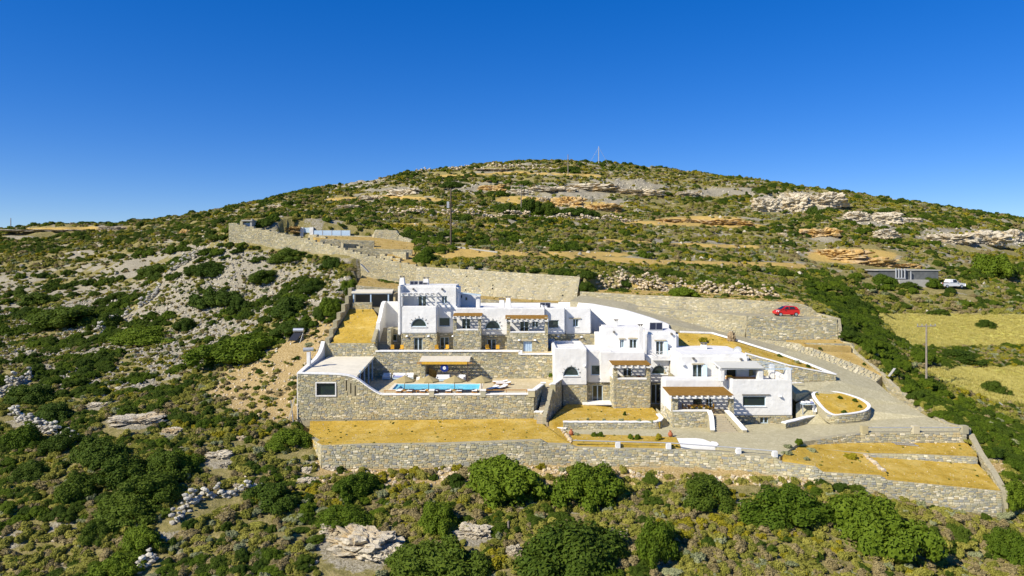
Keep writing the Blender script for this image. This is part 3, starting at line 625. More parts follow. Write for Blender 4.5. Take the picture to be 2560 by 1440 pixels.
for bx in ((x0,x1,z1-e,z1),(x0,x1,z0,z0+e),(x0,x0+e,z0+e,z1-e),(x1-e,x1,z0+e,z1-e)): w_.box(bx[0],bx[1],81.9,82.12,bx[2],bx[3])
wf = w_.build('window', 'plaster', W_POOL); MB().box(x0+e,x1-e,82.2,82.24,z0+e,z1-e).build('pane', 'glass', wf)
for x0, x1, z0, z1 in PHEX[1:]: MB().box(x0+.1,x1-.1,82.28,82.32,z0,z1).build('slit_window', 'dark_void', W_POOL)
for a, b in ((1073,1085),(1201,1214),(1320,1337)):
    pr = MB().box(X(a,82),X(b,82),81.88,82.5,Z(992,82),Z(977,82)).build('pier', 'stone', W_POOL); MB().box(X(a-1,82),X(b+1,82),81.84,82.56,Z(977,82)+.002,Z(974.5,82)).build('pier_cap', 'whitewash', pr)
# low return of the deck wall beside the stairs
stone_wall('short stone wall with white cap at the foot of the pool stairs', [(1335,1031,81.6),(1357,1031,81.3)], [(1335,1062,81.5),(1357,1064,81.2)], cap='whitewash', seed=6, individual=12)
# --- stairs from the deck down to the garden, between two stone walls
ST = root('garden_stairs', 'shaded stone steps running down from the pool deck to the garden', 'stairs', (3.5, 80.5, -2.7))
for i in range(15):
    f0 = i / 15; y1 = 79.7 + 6.6*(1-f0); xs = 2.75 + 1.05*(1-f0); z = -2.9*f0
    MB().box(xs, xs+1.25, y1-.44, y1+.3, z-.5, z-.005).build('step', 'stone_step', ST)
def slab_wall(label, pts, mat='stone', thick=.45, cap=True, seed=1, parent=None, nm='stair_wall'):
    """wall seen on its long side; pts = (x, y, z_bottom, z_top)"""
    T = [V(x, y, zt) for x, y, zb, zt in pts]; B = [V(x, y, zb) for x, y, zb, zt in pts]
    return stone_wall(label, T, B, name=nm, mat=mat, thick=thick, cap='whitewash' if cap else None, seed=seed, flip=1, deep=.5)
slab_wall('stone parapet with white cap on the left of the garden stairs', [(2.75,82.3,-2.8,.40),(3.85,86.1,-.1,.42)], seed=7)
slab_wall('tall shaded stone wall between the garden stairs and the white house', [(5.0,85.5,-3.2,.45),(6.55,90.2,-3.0,.46)], seed=8)
slab_wall('lower stone wall running down beside the garden stairs', [(3.9,79.7,-3.2,-2.1),(4.3,81.8,-3.2,-1.3),(4.7,83.8,-3.2,-.5),(4.98,85.3,-3.2,.1)], seed=88, cap=False)
for q in ((3.85,86.2),(5.0,85.5),(6.5,90.1)):
    pr = MB().box(q[0]-.28,q[0]+.28,q[1]-.25,q[1]+.25,-.6,.62); o = pr.build('stone_pier', 'stone', loc=(q[0],q[1],-.6)); tag(o, {3.85:'square stone pier at the top left of the garden stairs',5.0:'square stone pier at the top right of the garden stairs',6.5:'square stone pier against the white house wall'}[q[0]], 'pier'); MB().box(q[0]-.32,q[0]+.32,q[1]-.29,q[1]+.29,.602,.70).build('cap', 'whitewash', o)
# --- wall behind the deck, holding the upper terrace
stone_wall('high stone wall behind the pool deck holding the upper terrace', [(820,858,93),(937,858,93),(938,878,93),(1100,880,93),(1299,883,93),(1300,887,93),(1388,888,93)], [(820,948,93),(937,948,93),(938,948,93),(1100,948,93),(1299,948,93),(1300,948,93),(1388,948,93)], individual=300, seed=9, N=70)
cpp = MB().box(X(939,93),X(1299,93),92.85,93.45,Z(881,93)+.1,Z(878,93)+.12); o = cpp.build('parapet_coping', 'whitewash', loc=P(1100,880,93)); tag(o, 'thin white coping along the edge of the upper terrace', 'coping')
o = MB().box(X(1299,93),X(1386,93),92.86,93.44,Z(887,93)+.02,Z(884,93)+.02).build('parapet_coping', 'whitewash', loc=P(1340,887,93)); tag(o, 'short lower white coping in front of the blue doors', 'coping')
o = MB().box(X(1296,93),X(1306,93),92.9,93.3,Z(887,93)+.06,Z(876,93)).build('coping_block', 'whitewash', loc=P(1301,886,93), bevel=.03); tag(o, 'small white block where the terrace coping steps down', 'block')
# --- left garden bed walls
stone_wall('stepped stone boundary wall left of the upper ochre bed', [(823,857,93),(838,820,97),(852,790,101),(868,762,104.5),(876,738,107.5),(886,712,111)], [(812,900,93),(828,852,97),(842,818,101),(858,785,104.5),(866,762,107.5),(876,735,111)], steps=7, seed=10, thick=.55, mat='stone_pale', flip=1)
stone_wall('sloping stone wall between the ochre bed and the villa steps', [(938,851,93.2),(951,805,99)], [(938,878,93.2),(951,872,99)], seed=11, thick=.5)
stone_wall('low stone wall under the carport', [(880,756,106.3),(930,756,106.3)], [(880,775,106.3),(930,775,106.3)], seed=12, thick=.4)
# --- rear wall behind the villa and the long wall climbing the hill
stone_wall('stone wall behind the upper villa roofs', [(890,713,113),(1000,723,112.8),(1150,743,111.3),(1310,756,110.3),(1438,757,110.3)], [(890,770,113),(1000,800,112.8),(1150,830,111.3),(1310,850,110.3),(1438,850,110.3)], seed=13, mat='stone_pale', core='mortar_pale')
stone_wall('long pale stone wall climbing the hill behind the villa in steps', [(572,557,139),(640,571,138),(740,591,135.5),(850,620,131),(940,645,127),(1040,664,123)], [(568,613,138.8),(640,624,137.8),(740,640,135),(850,667,128.5),(940,700,123),(1040,716,119.8)], steps=24, seed=14, mat='stone_pale', core='mortar_pale', hw=(.2,.62), hh=(.12,.28), deep=1.5)
stone_wall('long pale stone wall behind the villa below the yellow scrub', [(1040,666,123),(1200,676,119),(1450,692,114.5)], [(1040,717,119.8),(1200,740,115.5),(1440,757,112.6)], seed=15, mat='stone_pale', core='mortar_pale', hw=(.2,.62), hh=(.12,.28), holes=9, deep=1.5)
stone_wall('second stepped stone wall inside the long wall', [(770,585,143),(850,605,138),(940,632,132),(1000,650,126)], [(770,600,142.8),(850,620,137.8),(940,648,131.5),(1000,662,125.5)], steps=11, seed=16, mat='stone_pale', core='mortar_pale', hw=(.2,.62), hh=(.12,.28), deep=1.2)
stone_wall('terraced stone wall below the white fence', [(790,588,146),(930,590,146),(931,574,146),(992,576,146),(993,586,146),(1040,604,143.5)], [(790,604,145.5),(930,613,145),(931,613,145),(992,616,145),(993,618,145),(1036,632,142.5)], seed=17, mat='stone_pale', core='mortar_pale', deep=1.2)
for a, b, c, h_, l in ((800,935,618,1.6,'upper of the short terrace walls below the white fence'),(858,925,628,1.5,'short shaded terrace wall below the white fence'),(940,1015,645,1.3,'short terrace wall near the end of the long wall'),(870,1030,636,1.2,'long low terrace wall between the dry beds above the villa')):
    A_, B_2 = on_plat(a, c), on_plat(b, c+4); stone_wall(l, [A_+V(0,0,h_), B_2+V(0,0,h_)], [A_, B_2], seed=18+a, name='terrace_wall', mat='stone_pale', core='mortar_pale')
# --- road walls
stone_wall('pale stone wall between the two drives left of the red car', [(1597,767,105),(1765,780,103),(1868,791,101)], [(1597,769,104.9),(1700,801,103.4),(1862,846,100.6)], seed=19, mat='stone_pale', core='mortar_pale', N=30, hw=(.2,.58), hh=(.11,.27))
stone_wall('grey stone retaining wall of the parking strip right under the red car', [(1866,789,100.7),(2092,797,99.9)], [(1866,848,100.5),(2096,853,99.7)], seed=119, individual=120, N=12)
stone_wall('stone facing beside the lower drive under the dry beds', [(1862,845,100),(2000,859,98.4),(2056,880,97),(2150,915,94.3),(2205,941,92.3)], [(1862,847,99.9),(1980,874,97.4),(2064,901,95.4),(2150,938,92.7),(2190,955,91.4)], seed=20, mat='stone_pale', core='mortar_pale', N=40)
stone_wall('short stone wall between the two dry beds by the drive', [(2012,858,98),(2131,860,98)], [(2040,874,97.9),(2131,884,97.9)], seed=21, thick=.5)
stone_wall('stone wall behind the red car', [(1450,729,112.8),(1600,738,110.4),(1700,742,109),(1900,752,106.6),(2002,758,105.6),(2040,775,105.2),(2041,780,105.2)], [(1450,750,112.6),(1600,767,109.2),(1765,780,107),(1930,788,105.9),(2002,792,105.5),(2039,794,105.2),(2041,794,105.2)], seed=22, mat='stone_pale', core='mortar_pale', N=40)
stone_wall('stone boundary wall down the right side of the drive', [(2041,782,105.2),(2095,797,100),(2097,850,99.4),(2133,860,97.8),(2135,880,97.6),(2205,935,92.4),(2222,955,90.6),(2318,1030,83.4),(2360,1056,79.6),(2417,1070,76.2)], [(2041,800,105.2),(2095,815,100),(2100,858,99.4),(2135,885,97.8),(2137,890,97.6),(2207,950,92.4),(2224,985,90.6),(2322,1047,83.2),(2363,1068,79.4),(2417,1100,76.0)], seed=23, mat='stone_pale', core='mortar_pale', N=60, thick=.5)
WE = stone_wall('stone retaining wall with white coping east of the white house', [(1862,884,90.3),(1975,915,88.2),(2090,937,88)], [(1862,940,90.2),(1975,958,88),(2090,962,87.9)], seed=24, cap='whitewash', thick=.45)
# white kerb along the drive
kr = MB(); kp = [P(1700,831,97.8),P(1780,834,98),P(1828,848,96.6),P(1950,886,93.8),P(2025,913,91.4),P(2090,939,88.6)]
for i in range(len(kp)-1): kr.bar(kp[i]+V(0,0,.1), kp[i+1]+V(0,0,.1), .28, .22)
tag(kr.build('kerb', 'whitewash', loc=kp[2]), 'white kerb between the upper ochre bed and the sloping drive', 'kerb')
# teardrop planter wall
tp = [P(*q) for q in TEAR]; c_ = sum(tp, Vector()) / len(tp); rim = []
for i in range(len(tp)):
    for k in range(4):
        a, b, c, d_ = tp[i-1], tp[i], tp[(i+1) % len(tp)], tp[(i+2) % len(tp)]; u = k / 4
        rim.append(0.5 * ((2*b) + (c - a)*u + (2*a - 5*b + 4*c - d_)*u*u + (3*b - a - 3*c + d_)*u**3))
TW = root('teardrop_planter', 'teardrop shaped garden bed with whitewashed stone rim on the drive', 'planter', c_ - V(0,0,.6))
mb = MB(); rr = MB(); nq = len(rim); vs_, vr = [], []
for p in rim:
    o_ = (p - c_); o_.z = 0; o_.normalize(); p = p + V(0,0,.07)
    vs_ += [p + o_*.30 - V(0,0,1.1), p + o_*.30, p, p - V(0,0,1.1)]; vr += [p + o_*.34, p + o_*.34 + V(0,0,.1), p - o_*.03 + V(0,0,.1), p - o_*.03]
fs = []
for i in range(nq): a, b = 4*i, 4*((i+1) % nq); fs += [(a,b,b+1,a+1),(a+1,b+1,b+2,a+2),(a+2,b+2,b+3,a+3),(a+3,b+3,b,a)]
mb.add(vs_, fs).build('planter_wall', 'mortar', TW); rr.add(vr, fs).build('rim', 'whitewash', TW)
tt = np.array([list(rim[i] + ((rim[i]-c_).normalized())*.32 + V(0,0,.07)) for i in range(20, nq-4)]); tb = tt.copy(); tb[:, 2] -= .75
lay_stones(TW, tt, tb, 'stone', seed=25)
# mid garden bed wall, with rounded right end
stone_wall('low stone bed wall with white rim in front of the white house', [(1408,1056,79.2),(1640,1056,79.2),(1652,1053,79.6),(1657,1046,80.6),(1648,1036,83)], [(1408,1074,79.1),(1640,1074,79.1),(1653,1071,79.5),(1659,1063,80.5),(1650,1052,83)], cap='whitewash', thick=.35, seed=26, individual=40, N=40)
stone_wall('low stone step wall with white edge below the garden stairs', [(1357,1066,80.2),(1416,1072,78.9)], [(1357,1076,80.2),(1416,1082,78.8)], cap='whitewash', thick=.9, seed=27)
# parking wall and rails
PK = stone_wall('stone parapet wall on the front edge of the parking court', [(1990,1108,73.6),(2060,1096,74.6),(2153,1082,75.7),(2417,1081,75.7)], [(1990,1112,73.5),(2060,1115,74.5),(2153,1108,75.6),(2417,1108,75.6)], seed=28, individual=60, N=30)
for a, l in ((2160,'left stone post of the parking court rail'),(2288,'middle stone post of the parking court rail'),(2410,'right stone post of the parking court rail')):
    b = P(a,1081,75.9); o = MB().box(b.x-.32,b.x+.32,b.y-.3,b.y+.3,b.z-.1,b.z+.75).build('rail_post', 'stone_pale', loc=b); tag(o, l, 'post')
rl = MB(); a = P(2165,1069,75.9); b = P(2406,1069,75.9); rl.tube(a, b, .05, n=8); o = rl.build('guard_rail', 'dull_metal', loc=a); tag(o, 'grey metal rail above the parking court wall', 'railing')
stone_wall('stone terrace wall between the two ochre beds at the lower right', [(2060,1124,73),(2170,1134,72),(2300,1136,71.8),(2444,1144,71.6)], [(2060,1128,72.9),(2170,1144,71.9),(2300,1156,71.6),(2444,1167,71.4)], seed=29, individual=50)
stone_wall('wide stone wall along the right side of the lower beds', [(2420,1083,76.2),(2444,1130,72.4),(2475,1175,69.6),(2503,1226,66.4)], [(2424,1105,76.4),(2449,1160,72.4),(2481,1215,69.6),(2508,1291,66.2)], seed=30, thick=-.55, mat='stone_pale', N=20)
# white posts and rail on the front wall
frail = root('front_railing', 'low grey rail on white posts along the front wall of the court', 'railing', P(1690,1120,71.4))
for px, py, Yd in ((1545,1118,71.9),(1672,1121,71.4),(1847,1133,69.9),(1938,1141,68.9)):
    b = P(px,py,Yd); MB().box(b.x-.25,b.x+.25,b.y-.1,b.y+.4,b.z-.1,b.z+.5).build('post', 'plaster', frail, bevel=.03)
pp = [P(1432,1101,72.2),P(1545,1104,72),P(1672,1107,71.5),P(1847,1120,70),P(1940,1128,69)]; rb = MB()
for i in range(4): rb.tube(pp[i], pp[i+1], .055, n=8)
rb.build('rail', 'dull_metal', frail)
# dry stone terrace wall above the drive
def rubble_rock(seed, sub=1):
    bm = bmesh.new(); bmesh.ops.create_icosphere(bm, subdivisions=sub, radius=1); r = random.Random(seed)
    for v in bm.verts: v.co *= r.uniform(.72, 1.12)
    vs_ = np.array([list(v.co) for v in bm.verts]); fs = [tuple(v.index for v in f.verts) for f in bm.faces]; bm.free(); return vs_, fs
RUB = [rubble_rock(s) for s in range(8)]
EXC = []
def dry_wall(label, pxs, h, w, size, mat='rubble_grey', seed=1, dens=1.0, name='dry_stone_wall'):
    r = random.Random(seed); g = [ground(*q) for q in pxs]; vs_, fs, k0 = [], [], 0; base = g[len(g)//2]
    rt = root(name, label, 'wall', base)
    for i in range(len(g)-1):
        a, b = g[i], g[i+1]; L = (b - a).length; nst = int(L * h * w * dens / (size**3 * 1.5)) + 3
        EXC.extend([(a.x+(b.x-a.x)*q/6, a.y+(b.y-a.y)*q/6-.8, 1.35) for q in range(7)])
        nrm = Vector((-(b-a).y, (b-a).x, 0)).normalized()
        for _ in range(nst):
            u = r.random(); p = a.lerp(b, u); p = p + nrm * r.uniform(-w, w) / 2; p.z = float(hz(p.x, p.y)) + r.random()**1.2 * h * (0.8 + .4*math.sin(u*9+i)); s = size * r.uniform(.6, 1.5)
            v, f = RUB[r.randrange(8)]; Rm = np.array(Euler((r.random()*6, r.random()*6, r.random()*6)).to_matrix())
            W = (v @ Rm.T) * s * np.array([1.15, 1.0, .75]) * .55 + np.array(p - base)
            vs_.append(W); fs += [tuple(q + k0 for q in ff_) for ff_ in f]; k0 += len(v)
    me = bpy.data.meshes.new('rubble'); me.from_pydata([tuple(v) for v in np.vstack(vs_)], [], fs); me.materials.append(M[mat])
    o = bpy.data.objects.new('rubble', me); COL.objects.link(o); o.parent = rt; o['kind'] = 'stuff'; return rt
dry_wall('pale pink dry stone wall on the slope above the drive', [(1490,712),(1560,722),(1640,727),(1740,737)], 1.7, .9, .42, 'rubble_pale', 41)
dry_wall('pale dry stone wall near the upper end of the drive', [(1745,738),(1850,742),(1945,748)], 1.4, .9, .42, 'rubble_pale', 42)
dry_wall('grey dry stone wall at the left edge, half hidden in scrub', [(-20,1005),(30,970),(78,945)], 1.7, .8, .42, 'rubble_light', 43)
dry_wall('grey tumbled dry stone wall slanting down through dark scrub at lower left', [(30,1038),(90,1075),(140,1092),(195,1108)], 1.3, .8, .40, 'rubble_light', 44)
dry_wall('bluish dry stone wall in the rubble field left of the pool house', [(240,838),(285,815),(325,790)], 1.9, .9, .45, 'rubble_light', 45)
dry_wall('short dry stone wall above the rubble field', [(345,772),(375,755),(398,728)], 1.7, .9, .45, 'rubble_light', 46)
dry_wall('highest dry stone wall on the left slope', [(425,684),(455,664),(488,648)], 1.8, .9, .45, 'rubble_light', 47)
dry_wall('winding dry stone wall in the scrub below the front wall corner', [(430,1312),(470,1275),(485,1258),(520,1242),(575,1238),(660,1222)], 1.1, .75, .36, 'rubble_light', 48)
dry_wall('small heap of wall stones at the bottom left edge', [(345,1435),(368,1412),(388,1392)], 1.2, .8, .38, 'rubble_light', 49)
dry_wall('left terrace wall of loose stones across the middle of the hill', [(970,536),(1050,534),(1145,533)], 1.8, 1.2, .62, 'rubble_pale', 50)
dry_wall('right terrace wall of loose stones across the middle of the hill', [(1160,542),(1300,545),(1450,552),(1575,556)], 2.0, 1.3, .66, 'rubble_pale', 51)
dry_wall('upper terrace wall of loose stones near the hilltop', [(1040,432),(1150,424),(1260,420),(1400,424)], 1.8, 1.6, .85, 'rubble_pale', 52)

# ================================================================== BUILDINGS
def rect_cut(x0, y0, x1, y1, Y, depth): return MB().box(X(x0,Y), X(x1,Y), Y-.3, Y+depth, Z(y1,Y), Z(y0,Y))
def arch_pts(cx, by, hw, ty, Y, n=16, grow=0.0):
    x = X(cx,Y); z = Z(by,Y); a = X(cx+hw,Y)-x+grow; b = Z(ty,Y)-z+grow
    return [(x + a*math.cos(math.pi*i/n), z + b*math.sin(math.pi*i/n)) for i in range(n+1)]
def extr(pts, y0, y1):
    mb = MB(); n = len(pts); mb.add([(x,y0,z) for x,z in pts] + [(x,y1,z) for x,z in pts], [tuple(range(n)), tuple(range(2*n-1,n-1,-1))] + [(i,(i+1)%n,(i+1)%n+n,i+n) for i in range(n)]); return mb
def add_opening(rt, op, Y):
    k = op[0]; yg = Y + .20
    if k == 'a':
        _, cx, by, hw, ty = op; out = arch_pts(cx,by,hw,ty,Y); inn = arch_pts(cx,by,hw-2.0,ty+2.0,Y)
        fr_ = MB(); n = len(out)
        vs_ = [(x,yg-.05,z) for x,z in out] + [(x,yg-.05,z) for x,z in inn] + [(x,yg+.04,z) for x,z in out] + [(x,yg+.04,z) for x,z in inn]
        fs = []
        for i in range(n-1): fs += [(i,i+1,n+i+1,n+i),(n+i,n+i+1,3*n+i+1,3*n+i),(2*n+i,3*n+i,3*n+i+1,2*n+i+1)]
        fr_.add(vs_, fs); x = X(cx,Y); z = Z(by,Y); h_ = X(cx+hw,Y)-x; fr_.box(x-h_,x+h_,yg-.05,yg+.04,z,z+.09)
        w = fr_.build('window', 'frame_paint', rt); extr(inn, yg, yg+.03).build('pane', 'glass', w)
        sill = MB().box(x-h_-.08,x+h_+.08,Y-.1,yg,z-.09,z-.002).build('sill', 'plaster', w)
        for i in range(1, 8):
            q = math.pi*i/8; a2 = h_*1.10; r2 = h_*(1.24 if i % 2 else 1.34); p0 = V(x+a2*math.cos(q),Y-.03,z+a2*math.sin(q)); p1 = V(x+r2*math.cos(q),Y-.03,z+r2*math.sin(q)); MB().bar(p0,p1,.07,.06).build('stone_ray', 'slate_cap', w)
        return
    _, x0, y0, x1, y1 = op; a, b, c, d_ = X(x0,Y), X(x1,Y), Z(y1,Y), Z(y0,Y); e = .085
    if k in 'wfd':
        m = MB(); m.box(a,b,yg-.05,yg+.05,d_-e,d_); m.box(a,a+e,yg-.05,yg+.05,c,d_-e); m.box(b-e,b,yg-.05,yg+.05,c,d_-e); m.box(a+e,b-e,yg-.05,yg+.05,c,c+e)
        if k in 'wd': m.box((a+b)/2-.07,(a+b)/2+.07,yg-.052,yg+.048,c+e,d_-e)
        w = m.build('window' if k != 'd' else 'french_door', 'frame_paint', rt)
        if k == 'f': MB().box(a+e,b-e,yg,yg+.03,c+e,d_-e).build('pane', 'glass', w)
        else:
            for q0, q1 in ((a+e,(a+b)/2-.07),((a+b)/2+.07,b-e)): MB().box(q0,q1,yg,yg+.03,c+e,d_-e).build('pane', 'glass', w)
        if k != 'd': MB().box(a-.06,b+.06,Y-.08,yg-.05,c-.08,c-.002).build('sill', 'plaster', w)
    elif k == 'b':
        dr = MB().box(a+.07,b-.07,yg-.02,yg+.05,c,d_-.07).build('door', 'pale_blue_paint', rt)
        fm = MB(); fm.box(a,a+.07,yg-.06,yg+.06,c,d_); fm.box(b-.07,b,yg-.06,yg+.06,c,d_); fm.box(a+.07,b-.07,yg-.06,yg+.06,d_-.07,d_); fm.build('door_frame', 'frame_paint', dr)
        pm = MB()
        for i in range(3): pm.box((a+b)/2-.02+(i-1)*.27,(a+b)/2+(i-1)*.27,yg-.035,yg-.018,c+.1,d_-.2)
        pm.build('door_board_joint', 'blue_paint', dr); MB().tube((b-.2,yg-.07,c+1.0),(b-.2,yg-.02,c+1.0),.035,n=8).build('handle', 'metal', dr)
def block(rt, name, mat, x0, y0, x1, y1, Y, depth, ops=(), bevel=.13, stones=0, seed=1, roof=None, excl=(), lint=()):
    """a box-shaped piece of a house given by its front face on the photograph and the depth Y of that face"""
    a, b, c, d_ = X(x0,Y), X(x1,Y), Z(y1,Y), Z(y0,Y); mb = MB().box(a,b,Y,Y+depth,c,d_)
    o = mb.build(name, mat, rt, bevel=bevel if not stones else 0)
    off = WLOC[rt.name]; cuts = []
    for op in ops:
        if op[0] == 'a': cm = extr(arch_pts(*op[1:],Y), Y-.4, Y+.32)
        else: cm = rect_cut(*op[1:],Y,.32)
        cuts.append(cm)
    if roof: cuts.append(MB().box(a+.35,b-.35,Y+.35,Y+depth-.35,d_-roof,d_+1))
    if cuts:
        for cm in cuts: cm.v = [tuple(Vector(v)-off) for v in cm.v]
        me = boolean_cut(o.data, cuts); o.data = me
    for op in ops: add_opening(rt, op, Y)
    if stones:
        ex = []
        for op in ops:
            if op[0] == 'a': ex.append((X(op[1]-op[3],Y),X(op[1]+op[3],Y),Z(op[2],Y),Z(op[4],Y)))
            else: ex.append((X(op[1],Y),X(op[3],Y),Z(op[4],Y),Z(op[2],Y)))
        T = np.array([[a,Y,d_],[(a+b)/2,Y,d_],[b,Y,d_]]); B = T.copy(); B[:,2] = c
        lay_stones(rt, T, B, 'stone', individual=stones if stones > 1 else 0, excl=list(ex)+list(excl), seed=seed)
        if x0 > CX + 60:                                             # left flank shows
            T = np.array([[a,Y+depth,d_],[a,Y+depth/2,d_],[a,Y,d_]]); B = T.copy(); B[:,2] = c; lay_stones(rt, T, B, 'stone', seed=seed+50)
    for l0, ly, l1 in lint: MB().box(X(l0,Y),X(l1,Y),Y-.14,Y+.15,Z(ly,Y)-.07,Z(ly,Y)+.08).build('lintel', 'stone_step', rt)
    return o
def lamp(rt, px, py, Y):
    p = P(px,py,Y); m = MB(); prof = [(.02,.17),(.12,.15),(.19,.07),(.21,0.0),(.19,-.02)]; m.lathe(prof, 12, (p.x,p.y-.16,p.z)); m.box(p.x-.05,p.x+.05,p.y-.15,p.y+.02,p.z-.05,p.z+.05); m.build('wall_lamp', 'lamp_white', rt)
def vent(rt, px, py, Y): p = P(px,py,Y); MB().tube((p.x,p.y+.1,p.z),(p.x+.06,p.y-.28,p.z-.05),.13,.15,10).build('drain_spout', 'slate_cap', rt)
def pergola(rt, x0, x1, Yf, Yb, zf, zb, mat='reed', pitch=.29, wid=.17, beam='plaster', sk=0.0, nj=None):
    m = MB(); n = int((Yb-Yf)/pitch)
    for i in range(n):
        u = (i+.15)*pitch/(Yb-Yf); y = Yf+(Yb-Yf)*u; z = zf+(zb-zf)*u; s = (zb-zf)/(Yb-Yf)
        m.hexa([(x0-sk*u,y,z+.04),(x1-sk*u,y,z+.04),(x1-sk*u,y+wid,z+.04+wid*s),(x0-sk*u,y+wid,z+.04+wid*s)],[(x0-sk*u,y,z+.095),(x1-sk*u,y,z+.095),(x1-sk*u,y+wid,z+.095+wid*s),(x0-sk*u,y+wid,z+.095+wid*s)])
    m.build('slatted_roof', mat, rt)
    j = MB(); nj = nj or max(3, int((x1-x0)/.62))
    for i in range(nj):
        x = x0+.12+(x1-x0-.24)*i/(nj-1); j.bar((x,Yf-.25,zf-.06),(x-sk,Yb,zb-.06),.13,.16)
    j.build('joists', beam, rt)
    MB().box(x0-.05,x1+.05,Yf+.02,Yf+.2,zf-.32,zf-.145).build('beam', beam, rt)
def chimney(rt, x0, x1, y0, y1, Y, taper=.15, cap=True):
    a, b, c, d_ = X(x0,Y), X(x1,Y), Z(y1,Y), Z(y0,Y); w = b-a; t_ = w*taper
    m = MB().hexa([(a,Y,c),(b,Y,c),(b,Y+w,c),(a,Y+w,c)],[(a+t_,Y+t_,d_),(b-t_,Y+t_,d_),(b-t_,Y+w-t_,d_),(a+t_,Y+w-t_,d_)]); o = m.build('chimney', 'plaster', rt, bevel=.04)
    if cap:
        k = MB()
        for sx in (a+t_+.03, b-t_-.13): k.box(sx,sx+.1,Y+t_+.03,Y+w-t_-.03,d_+.002,d_+.16)
        k.box(a-.1+t_,b+.1-t_,Y-.05+t_,Y+w+.05-t_,d_+.16,d_+.23); k.build('chimney_cap', 'slate_cap', o)
# ------------------------------------------------------------------ upper villa
UV = root('villa', 'upper white villa with stone ground floor and three storey left tower', 'villa', V(-5, 96, 3.3))
block(UV,'wall','mortar',1003,834,1092,886,96.0,5,[('d',1035,844,1056,886)],stones=1,seed=101,lint=[(1032,842,1060)])
block(UV,'wall','plaster',1003,765,1092,834.2,95.95,5,[('a',1047,817,20,796)],roof=.6)
block(UV,'wall','plaster',996,713,1145,774,98.2,6,[('d',1045,740,1066,770),('w',1104,740,1118,759)],bevel=.3,roof=None)
block(UV,'fin_wall','plaster',994.5,713,1002.8,838,95.9,5.5,bevel=.12)
block(UV,'wall','plaster',1092.2,766,1145,833,97.6,4,[('f',1097,794,1125,816)])
block(UV,'wall','mortar',1092.2,833.2,1134,886,97.65,4,[('d',1100,843,1122,886)],stones=1,seed=102,lint=[(1097,841,1126)])
block(UV,'wall','plaster',1133,769.5,1363,838.5,97.4,11,[('a',1232,823,20,801),('d',1155,794,1176,828),('d',1300,802,1322,832),('w',1330,802,1346,819)],roof=.35)
block(UV,'wall','mortar',1134.2,838.7,1363,887,97.45,5,[('d',1218,848,1240,887)],stones=1,seed=103,lint=[(1214,846,1245)])
block(UV,'wall','plaster',1363.2,769.8,1413,836,98.1,10,[('f',1370,800,1397,821)],roof=.35)
block(UV,'wall','mortar',1363.2,836.2,1413,889,98.15,5,[('b',1371,846,1387,889)],stones=1,seed=104)
block(UV,'wall','plaster',1413.2,770.2,1478,835,99.2,9,[('w',1432,797,1446,817)],roof=.35,lint=[(1423,796,1452)])
block(UV,'wall','mortar',1413.2,835.2,1486,889,99.25,5,[('b',1427,847,1447,889)],stones=1,seed=105,lint=[(1421,845,1452)])
for x0,x1,yb,yc,Yc,ops in ((1133,1203,826,886,95.2,[]),(1267,1370,832,889,95.0,[('b',1308,853,1330,889)])):
    block(UV,'balcony_wall','mortar',x0,yb,x1,yc,Yc,2.2,ops,stones=60,seed=106+x0,lint=[(1302,851,1336)] if ops else [])
    for a,b in ((x0,x0+8.5),(x1-7.5,x1)): block(UV,'pillar','mortar',a,793,b,yb,Yc,.5,stones=1,seed=107+a)
    o=MB().box(X(x0+8,Yc),X(x1-7,Yc),Yc-.06,Yc+.45,Z(yb,Yc)+.003,Z(yb-3.5,Yc)).build('parapet_cap','plaster',UV,bevel=.02)
    MB().box(X(x0,Yc),X(x0,Yc)+.3,Yc+.5,Yc+2.2,Z(yb,Yc),Z(yb-18,Yc)).build('side_wall','plaster',UV)
pergola(UV,X(1134,95)-.1,X(1203,95)+.1,94.9,97.4,Z(791,95),Z(783,97.4))
pergola(UV,X(1265,95)-.1,X(1369,95)+.1,94.7,97.4,Z(798,94.8),Z(788.5,97.4))
for p in ((1018,841),(1072,841)): lamp(UV,*p,96.0)
for p in ((1298,851),(1338,851)): lamp(UV,*p,95.0)
lamp(UV,1133,841,95.9); lamp(UV,1395,842,98.1); lamp(UV,1454,843,99.2)
for p in ((1033,722),(1105,722)): vent(UV,*p,98.2)
chimney(UV,997,1012,694,713,98.6); chimney(UV,1057,1072,697,713,101,.1); chimney(UV,1247,1262,750,774,101,.08); chimney(UV,1262,1279,745,774,101,.18)
pergola(UV,X(1003,96),X(1093,96),95.9,98.2,Z(734,96),Z(731,98.2),mat='plaster',pitch=.55,wid=.1)
for px in (1004,1090): MB().box(X(px,96.1)-.1,X(px,96.1)+.1,96.0,96.2,Z(766,96.1),Z(737,96.1)).build('pergola_post','plaster',UV)
